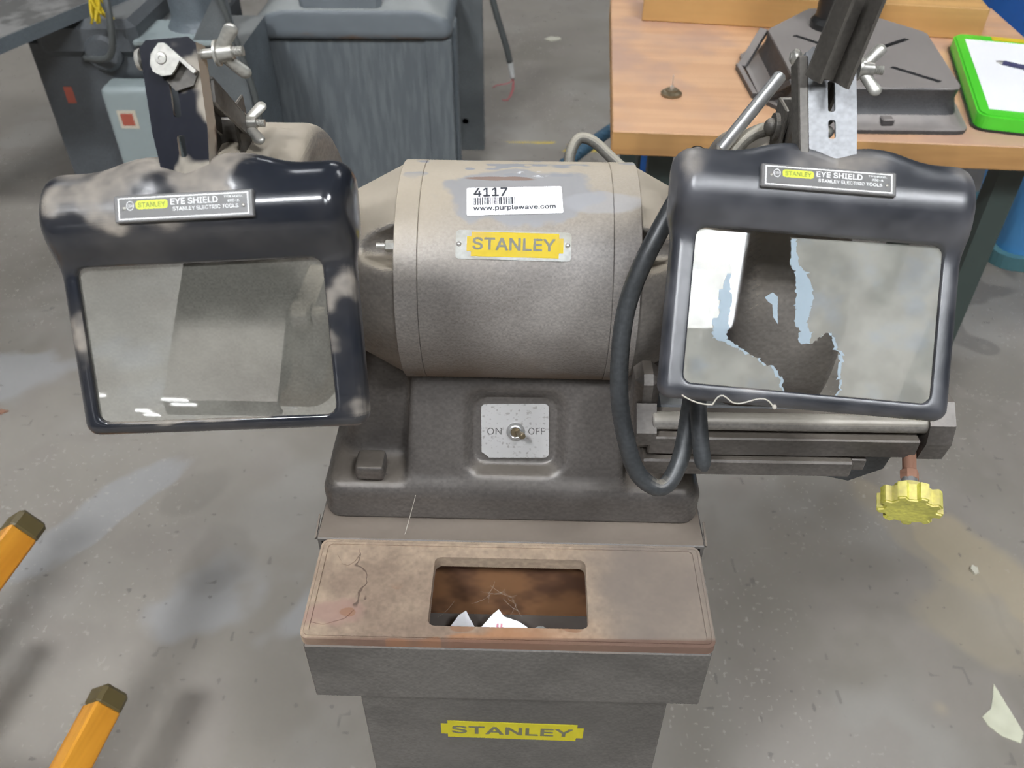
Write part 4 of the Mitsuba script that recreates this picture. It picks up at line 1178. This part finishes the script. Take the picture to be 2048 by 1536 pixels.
tag(add('paper_sheet', moved(bx(0.020, 0.236, 0.030, 0.415, 0.0292, 0.0302), CL), 'paper_white', False), 'white paper sheet held on the green clipboard', 'paper')
pa, pb = np.array([0.960, 1.330, 0.8345]), np.array([1.068, 1.235, 0.8345])
dd = (pb - pa) / np.linalg.norm(pb - pa)
add('pen__barrel', rod(pa + dd * 0.014, pb, 0.0042, 16, 0.001), 'pen_blue', 30)
add('pen__tip', lathe([(0, 0), (0.0008, 0), (0.003, 0.009), (0.0036, 0.014), (0, 0.014)], pa, pb, 16), 'bright_rivet', 30)
tag('pen', 'dark blue pen with a metal tip lying on the white sheet', 'pen')
bp = np.array([0.306, 1.232, 0.8])
add('spindle_bit__disc', lathe([(0, 0), (0.0185, 0), (0.0200, 0.002), (0.0200, 0.0055), (0.0160, 0.0085), (0.0120, 0.009), (0.0115, 0.012), (0, 0.012)], bp + [0, 0, 0.0004], bp + [0, 0, 1], 40), 'brass_dark', 30)
add('spindle_bit__stem', lathe([(0, 0), (0.0045, 0), (0.0038, 0.006), (0.0014, 0.008), (0.0012, 0.026), (0, 0.0275)], bp + [0, 0, 0.0118], bp + [0, 0, 1], 16), 'bright_rivet', 30)
tag('spindle_bit', 'small brass disc with a shiny upright stem on the bare workbench top', 'drill bit')

# under and behind the bench
hp = spline([(0.10, 1.95, 0.262), (0.19, 2.03, 0.300), (0.26, 2.13, 0.305), (0.33, 2.24, 0.30), (0.42, 2.36, 0.28)], 150)
tag(add('corrugated_hose', tube(hp, 0.0165 + 0.003 * np.sin(np.arange(150) * 1.25), 150, 14, False), 'hose_blue', True), 'blue corrugated hose running behind the left end of the workbench', 'hose')
tag(add('blue_board', bx(0.385, 0.435, 2.18, 2.22, 0.0, 0.58, 0.003), 'drum_blue', False), 'narrow blue board standing under the workbench', 'board')

def bin_sdf(p):
    z = p[..., 2]
    t = np.clip(z / 0.68, 0, 1)
    h = 0.20 + 0.05 * t
    q = np.stack([np.abs(p[..., 0]) - h + 0.06, np.abs(p[..., 1]) - h + 0.06], -1)
    d = np.linalg.norm(np.maximum(q, 0), axis=-1) + np.minimum(q.max(-1), 0) - 0.06
    d = smax(d, np.abs(z - 0.35) - 0.33, 0.01)
    return d


BB = mat(rotz(-12), (1.755, 2.06, 0.0))
add('blue_bin__body', moved(nets(bin_sdf, (-0.26, -0.26, 0.02), (0.26, 0.26, 0.69), 0.012), BB), 'bin_blue', True)
add('blue_bin__base', moved(plate(rrect(-0.225, 0.225, -0.225, 0.225, 0.07), 0.045), BB), 'bin_teal', False)
tag('blue_bin', 'bright blue plastic bin with a teal foot standing right of the workbench', 'bin')
add('blue_drum__body', lathe([(0, 0), (0.27, 0), (0.28, 0.02), (0.28, 0.20), (0.287, 0.21), (0.28, 0.22), (0.28, 0.42), (0.287, 0.43), (0.28, 0.44), (0.28, 0.60), (0.27, 0.62), (0, 0.62)], (1.90, 2.85, 0), (1.90, 2.85, 1), 56), 'drum_blue', 30)
add('blue_drum__lid', lathe([(0, 0), (0.285, 0), (0.288, 0.006), (0.288, 0.022), (0.278, 0.028), (0.26, 0.022), (0, 0.022)], (1.90, 2.85, 0.62), (1.90, 2.85, 2), 56), 'drum_pale', 30)
tag('blue_drum', 'deep blue drum with a paler lid on the floor beyond the workbench', 'drum')

# ------------------------------------------------------------------ machines behind, at the left
CM = 'machine_cabinet'
add(CM + '__body', bx(-0.800, -0.212, 2.37, 2.69, 0.0, 0.53, 0.004), 'machine_panel', False)
add(CM + '__corner_panel', bx(-0.278, -0.194, 2.364, 2.40, 0.0, 0.53, 0.003), 'machine_panel', False)
add(CM + '__side_panel', bx(-0.196, -0.182, 2.40, 2.50, 0.0, 0.56, 0.004), 'machine_grey', False)


def lid_sdf(p):
    z = p[..., 2]
    t = np.clip((z - 0.60) / 0.07, 0, 1)
    q = p.copy()
    b = s_box(p, (-0.500, 2.52, 0.62), (0.312, 0.18, 0.092), 0.035)
    # the top falls away to the front corners
    sl = (z - 0.628 - 0.42 * np.clip(p[..., 1] - 2.37, 0, 0.2)) * 0.92
    e = np.abs(p[..., 0] + 0.50)
    sl2 = (z - 0.700 + 0.62 * np.clip(e - 0.13, 0, 0.2)) * 0.85
    return np.maximum(smax(smax(b, sl, 0.02), sl2, 0.03), 0.533 - z)


add(CM + '__lid', nets(lid_sdf, (-0.82, 2.33, 0.53), (-0.18, 2.95, 0.68), 0.006), 'machine_lid', True)
add(CM + '__upper_housing', bx(-0.655, -0.405, 2.352, 2.69, 0.615, 0.98, 0.012), 'machine_lid', False)
tag(CM, 'blue-grey machine cabinet with a flared lid standing behind the grinder', 'machine')

post = bx(-0.205, -0.108, 2.716, 2.80, 0.0, 0.70, 0.004)
PO = 'steel_upright'
pl_ = plate(rrect(-0.0485, 0.0485, 0, 0.72, 0.003).difference(Polygon([(-0.022 + 0.0125 * math.cos(t), 0.114 + 0.0125 * math.sin(t)) for t in np.linspace(0, 6.2832, 28, endpoint=False)])), 0.006)
pl_.apply_transform(mat(np.array([[1, 0, 0], [0, 0, -1], [0, 1, 0]]), (-0.1565, 2.722, 0)))
add(PO + '__front_web', pl_, 'post_grey', False)
add(PO + '__flange', cat(bx(-0.205, -0.199, 2.722, 2.80, 0, 0.72), bx(-0.114, -0.108, 2.722, 2.80, 0, 0.72)), 'post_grey', False)
add(PO + '__hole_dark', bx(-0.199, -0.114, 2.77, 2.776, 0, 0.72), 'hole_black', False)  # near-black sheet put in for the dark behind the bolt hole
tag(PO, 'grey steel upright with a bolt hole, standing right of the machine cabinet', 'upright')

CC = 'cut_cable'
add(CC + '__sheath', tube([(-0.098, 2.76, 0.75), (-0.086, 2.76, 0.62), (-0.062, 2.765, 0.50), (-0.035, 2.77, 0.41), (-0.012, 2.785, 0.315)], 0.0115, 50, 14), 'cable_sheath', True)
add(CC + '__frayed_end', tube([(-0.014, 2.785, 0.325), (-0.006, 2.79, 0.285), (0.000, 2.79, 0.252)], np.r_[0.0118, np.linspace(0.0118, 0.009, 11)], 12, 12), 'fray', True)
for pts in ([(0.000, 2.79, 0.255), (0.004, 2.79, 0.225), (-0.004, 2.78, 0.195), (-0.028, 2.77, 0.175), (-0.040, 2.765, 0.180)], [(0.001, 2.79, 0.255), (-0.015, 2.78, 0.238), (-0.040, 2.77, 0.236), (-0.075, 2.76, 0.226)], [(0.000, 2.79, 0.252), (-0.004, 2.785, 0.205), (-0.022, 2.775, 0.170)]):
    add(CC + '__wire', tube(pts, 0.0022, 24, 7), 'red_wire', True)
tag(CC, 'dark cable with a frayed cut end and thin red wires, hanging behind the motor', 'cable')

ML_ = 'grey_machine'
add(ML_ + '__cabinet', bx(-1.330, -0.86, 2.0, 2.45, 0.0, 0.640, 0.006), 'machine_dark_shaded', False)  # the table's shadow is put into this darker grey
add(ML_ + '__side_panel', trimesh.convex.convex_hull(np.array([(x_, y_, z_) for y_ in (1.985, 2.01) for x_, z_ in ((-0.88, 0.0), (-0.735, 0.0), (-0.742, 0.52), (-0.762, 0.78), (-0.775, 0.78), (-0.88, 0.635))])), 'post_grey', False)
add(ML_ + '__side_panel', bx(-0.885, -0.75, 2.01, 2.30, 0.0, 0.62), 'machine_grey', False)
add(ML_ + '__ledge', bx(-1.03, -0.80, 1.975, 2.16, 0.636, 0.650, 0.003), 'box_grey', False)
add(ML_ + '__column', lathe([(0, 0), (0.085, 0), (0.072, 0.02), (0.068, 0.04), (0.068, 0.45), (0, 0.45)], (-0.89, 2.12, 0.648), (-0.89, 2.12, 2), 32), 'machine_grey', 30)
add(ML_ + '__gearbox', cat(bx(-1.30, -1.02, 1.98, 2.30, 0.60, 0.70, 0.02), rod((-1.12, 1.97, 0.615), (-1.12, 2.2, 0.615), 0.05, 28, 0.01)), 'machine_dark_shaded', 30)
# its tilted work table
tb = Polygon([(-1.262, 1.690), (-1.085, 2.190), (-1.05, 2.33), (-1.70, 2.5), (-1.95, 1.66)])
tbm = plate(tb, 0.034)
tbm.apply_translation((0, 0, 0.700))
tbt = plate(tb.buffer(-0.003), 0.0015)
tbt.apply_translation((0, 0, 0.734))
add(ML_ + '__table', tbm, 'machine_grey', False)
k = add(ML_ + '__table_face', tbt, 'worn_steel', False)
labels[k] = {'label': 'worn bright steel face of the table'}
sbx = nets(lambda p: s_box(p, (-1.052, 1.955, 0.38), (0.078, 0.045, 0.165), 0.016), (-1.14, 1.90, 0.2), (-0.96, 2.01, 0.56), 0.006)
k = add(ML_ + '__switch_box', sbx, 'box_grey', True)
labels[k] = {'label': 'pale grey switch box with a small red label'}
add(ML_ + '__switch_box__label', bx(-1.098, -1.046, 1.9085, 1.9105, 0.432, 0.484), 'sticker_cream', False)
add(ML_ + '__switch_box__label_field', bx(-1.090, -1.056, 1.9075, 1.909, 0.441, 0.475), 'sticker_red', False)
add(ML_ + '__warning_label', bx(-1.272, -1.248, 1.9985, 2.0005, 0.468, 0.515), 'sticker_red', False)
add(ML_ + '__power_cable', tube([(-0.80, 1.97, 0.86), (-0.765, 1.965, 0.76), (-0.742, 1.962, 0.65), (-0.728, 1.965, 0.56), (-0.722, 1.97, 0.46), (-0.728, 1.985, 0.40)], 0.0085, 50, 12), 'cable_sheath', True)
add(ML_ + '__conduit', tube([(-1.03, 1.90, 0.80), (-1.035, 1.88, 0.70), (-1.06, 1.90, 0.645), (-1.12, 1.95, 0.610), (-1.18, 1.99, 0.60)], 0.009, 50, 12), 'cable_sheath', True)
tuft = []
rng = np.random.default_rng(5)
for i in range(16):
    a_ = np.array([-1.075, 1.93, 0.80])
    b_ = a_ + np.array([rng.normal(0.01, 0.02), rng.normal(0, 0.015), -0.075 + rng.normal(0, 0.015)])
    tuft.append(tube([a_, (a_ + b_) / 2 + rng.normal(0, 0.006, 3), b_], 0.0035, 8, 6))
add(ML_ + '__cable_tie_bunch', cat(tuft), 'yellow_tag', True)
labels[ML_ + '__cable_tie_bunch'] = {'label': 'bunch of yellow plastic ties'}
tag(ML_, 'grey machine with a steel table, stand coloured dark for the table shadow and pale switch box, at the left', 'machine')

# ------------------------------------------------------------------ stool lying at the lower left
ST = 'wooden_stool'


def leg(tip, d, L, s=0.044):
    d = np.asarray(d, float) / np.linalg.norm(d)
    side = np.cross(d, [0, 0, 1.0])
    side /= np.linalg.norm(side)
    upn = np.cross(side, d)
    q = math.radians(38)
    x, y = side * math.cos(q) + upn * math.sin(q), -side * math.sin(q) + upn * math.cos(q)
    M = mat(np.stack([x, y, -d], 1), tip)
    wood_ = bx(-s / 2, s / 2, -s / 2, s / 2, 0.030, L, 0.003)
    cap = bx(-s / 2 - .0008, s / 2 + .0008, -s / 2 - .0008, s / 2 + .0008, 0, 0.034, 0.006)
    return moved(wood_, M), moved(cap, M)


for i, (tip, d) in enumerate((((-0.622, 0.330, 0.200), (0.16, 0.985, 0.06)), ((-0.718, 0.462, 0.450), (0.16, 0.985, 0.02)), ((-0.93, 0.42, 0.20), (0.16, 0.985, 0.06)), ((-1.02, 0.55, 0.45), (0.16, 0.985, 0.02)))):
    a_, b_ = leg(tip, d, 0.56)
    k = add(ST + '__leg', a_, 'stool_wood', False)
    add(k + '__ferrule', b_, 'ferrule', False)
    if i == 0:
        labels[k + '__ferrule'] = {'label': 'dark brass coloured cap on the leg end'}
seat = plate(rrect(-0.30, 0.30, 0.0, 0.66, 0.05), 0.03)
seat.apply_transform(mat(rotz(-9.2) @ np.array([[1, 0, 0], [0, 0, -1], [0, 1, 0]]), (-0.93, -0.06, 0.0)))
add(ST + '__seat', seat, 'stool_wood', False)
tag(ST, 'orange wooden stool whose square legs with dark caps reach in at lower left', 'stool')

# ------------------------------------------------------------------ litter on the floor
def litter(key, pts, h, material, label, cat_='paper'):
    m = plate(Polygon(pts), h)
    m.apply_translation((0, 0, 0.0004))
    tag(add(key, m, material, False), label, cat_)


litter('card_scrap', [(0.893, 0.467), (0.880, 0.440), (0.868, 0.418), (0.845, 0.402), (0.848, 0.386), (0.864, 0.366), (0.892, 0.353), (0.905, 0.372), (0.903, 0.395)], 0.0012, 'cream_card', 'torn cream card scrap on the concrete floor at lower right', 'card')
litter('chip', [(0.955, 0.726), (0.962, 0.735), (0.970, 0.728), (0.968, 0.715), (0.958, 0.713)], 0.006, 'chip_cream', 'small cream chip on the floor above the card scrap', 'chip')
litter('pale_flake', [(0.155, 3.99), (0.185, 4.03), (0.235, 4.02), (0.24, 3.99), (0.19, 3.96)], 0.003, 'chip_cream', 'pale flake on the bare floor beyond the cut cable', 'flake')
litter('brown_flake', [(-1.29, 1.19), (-1.275, 1.205), (-1.255, 1.200), (-1.27, 1.187)], 0.003, 'rust', 'tiny brown flake on the floor left of the left eye shield', 'flake')
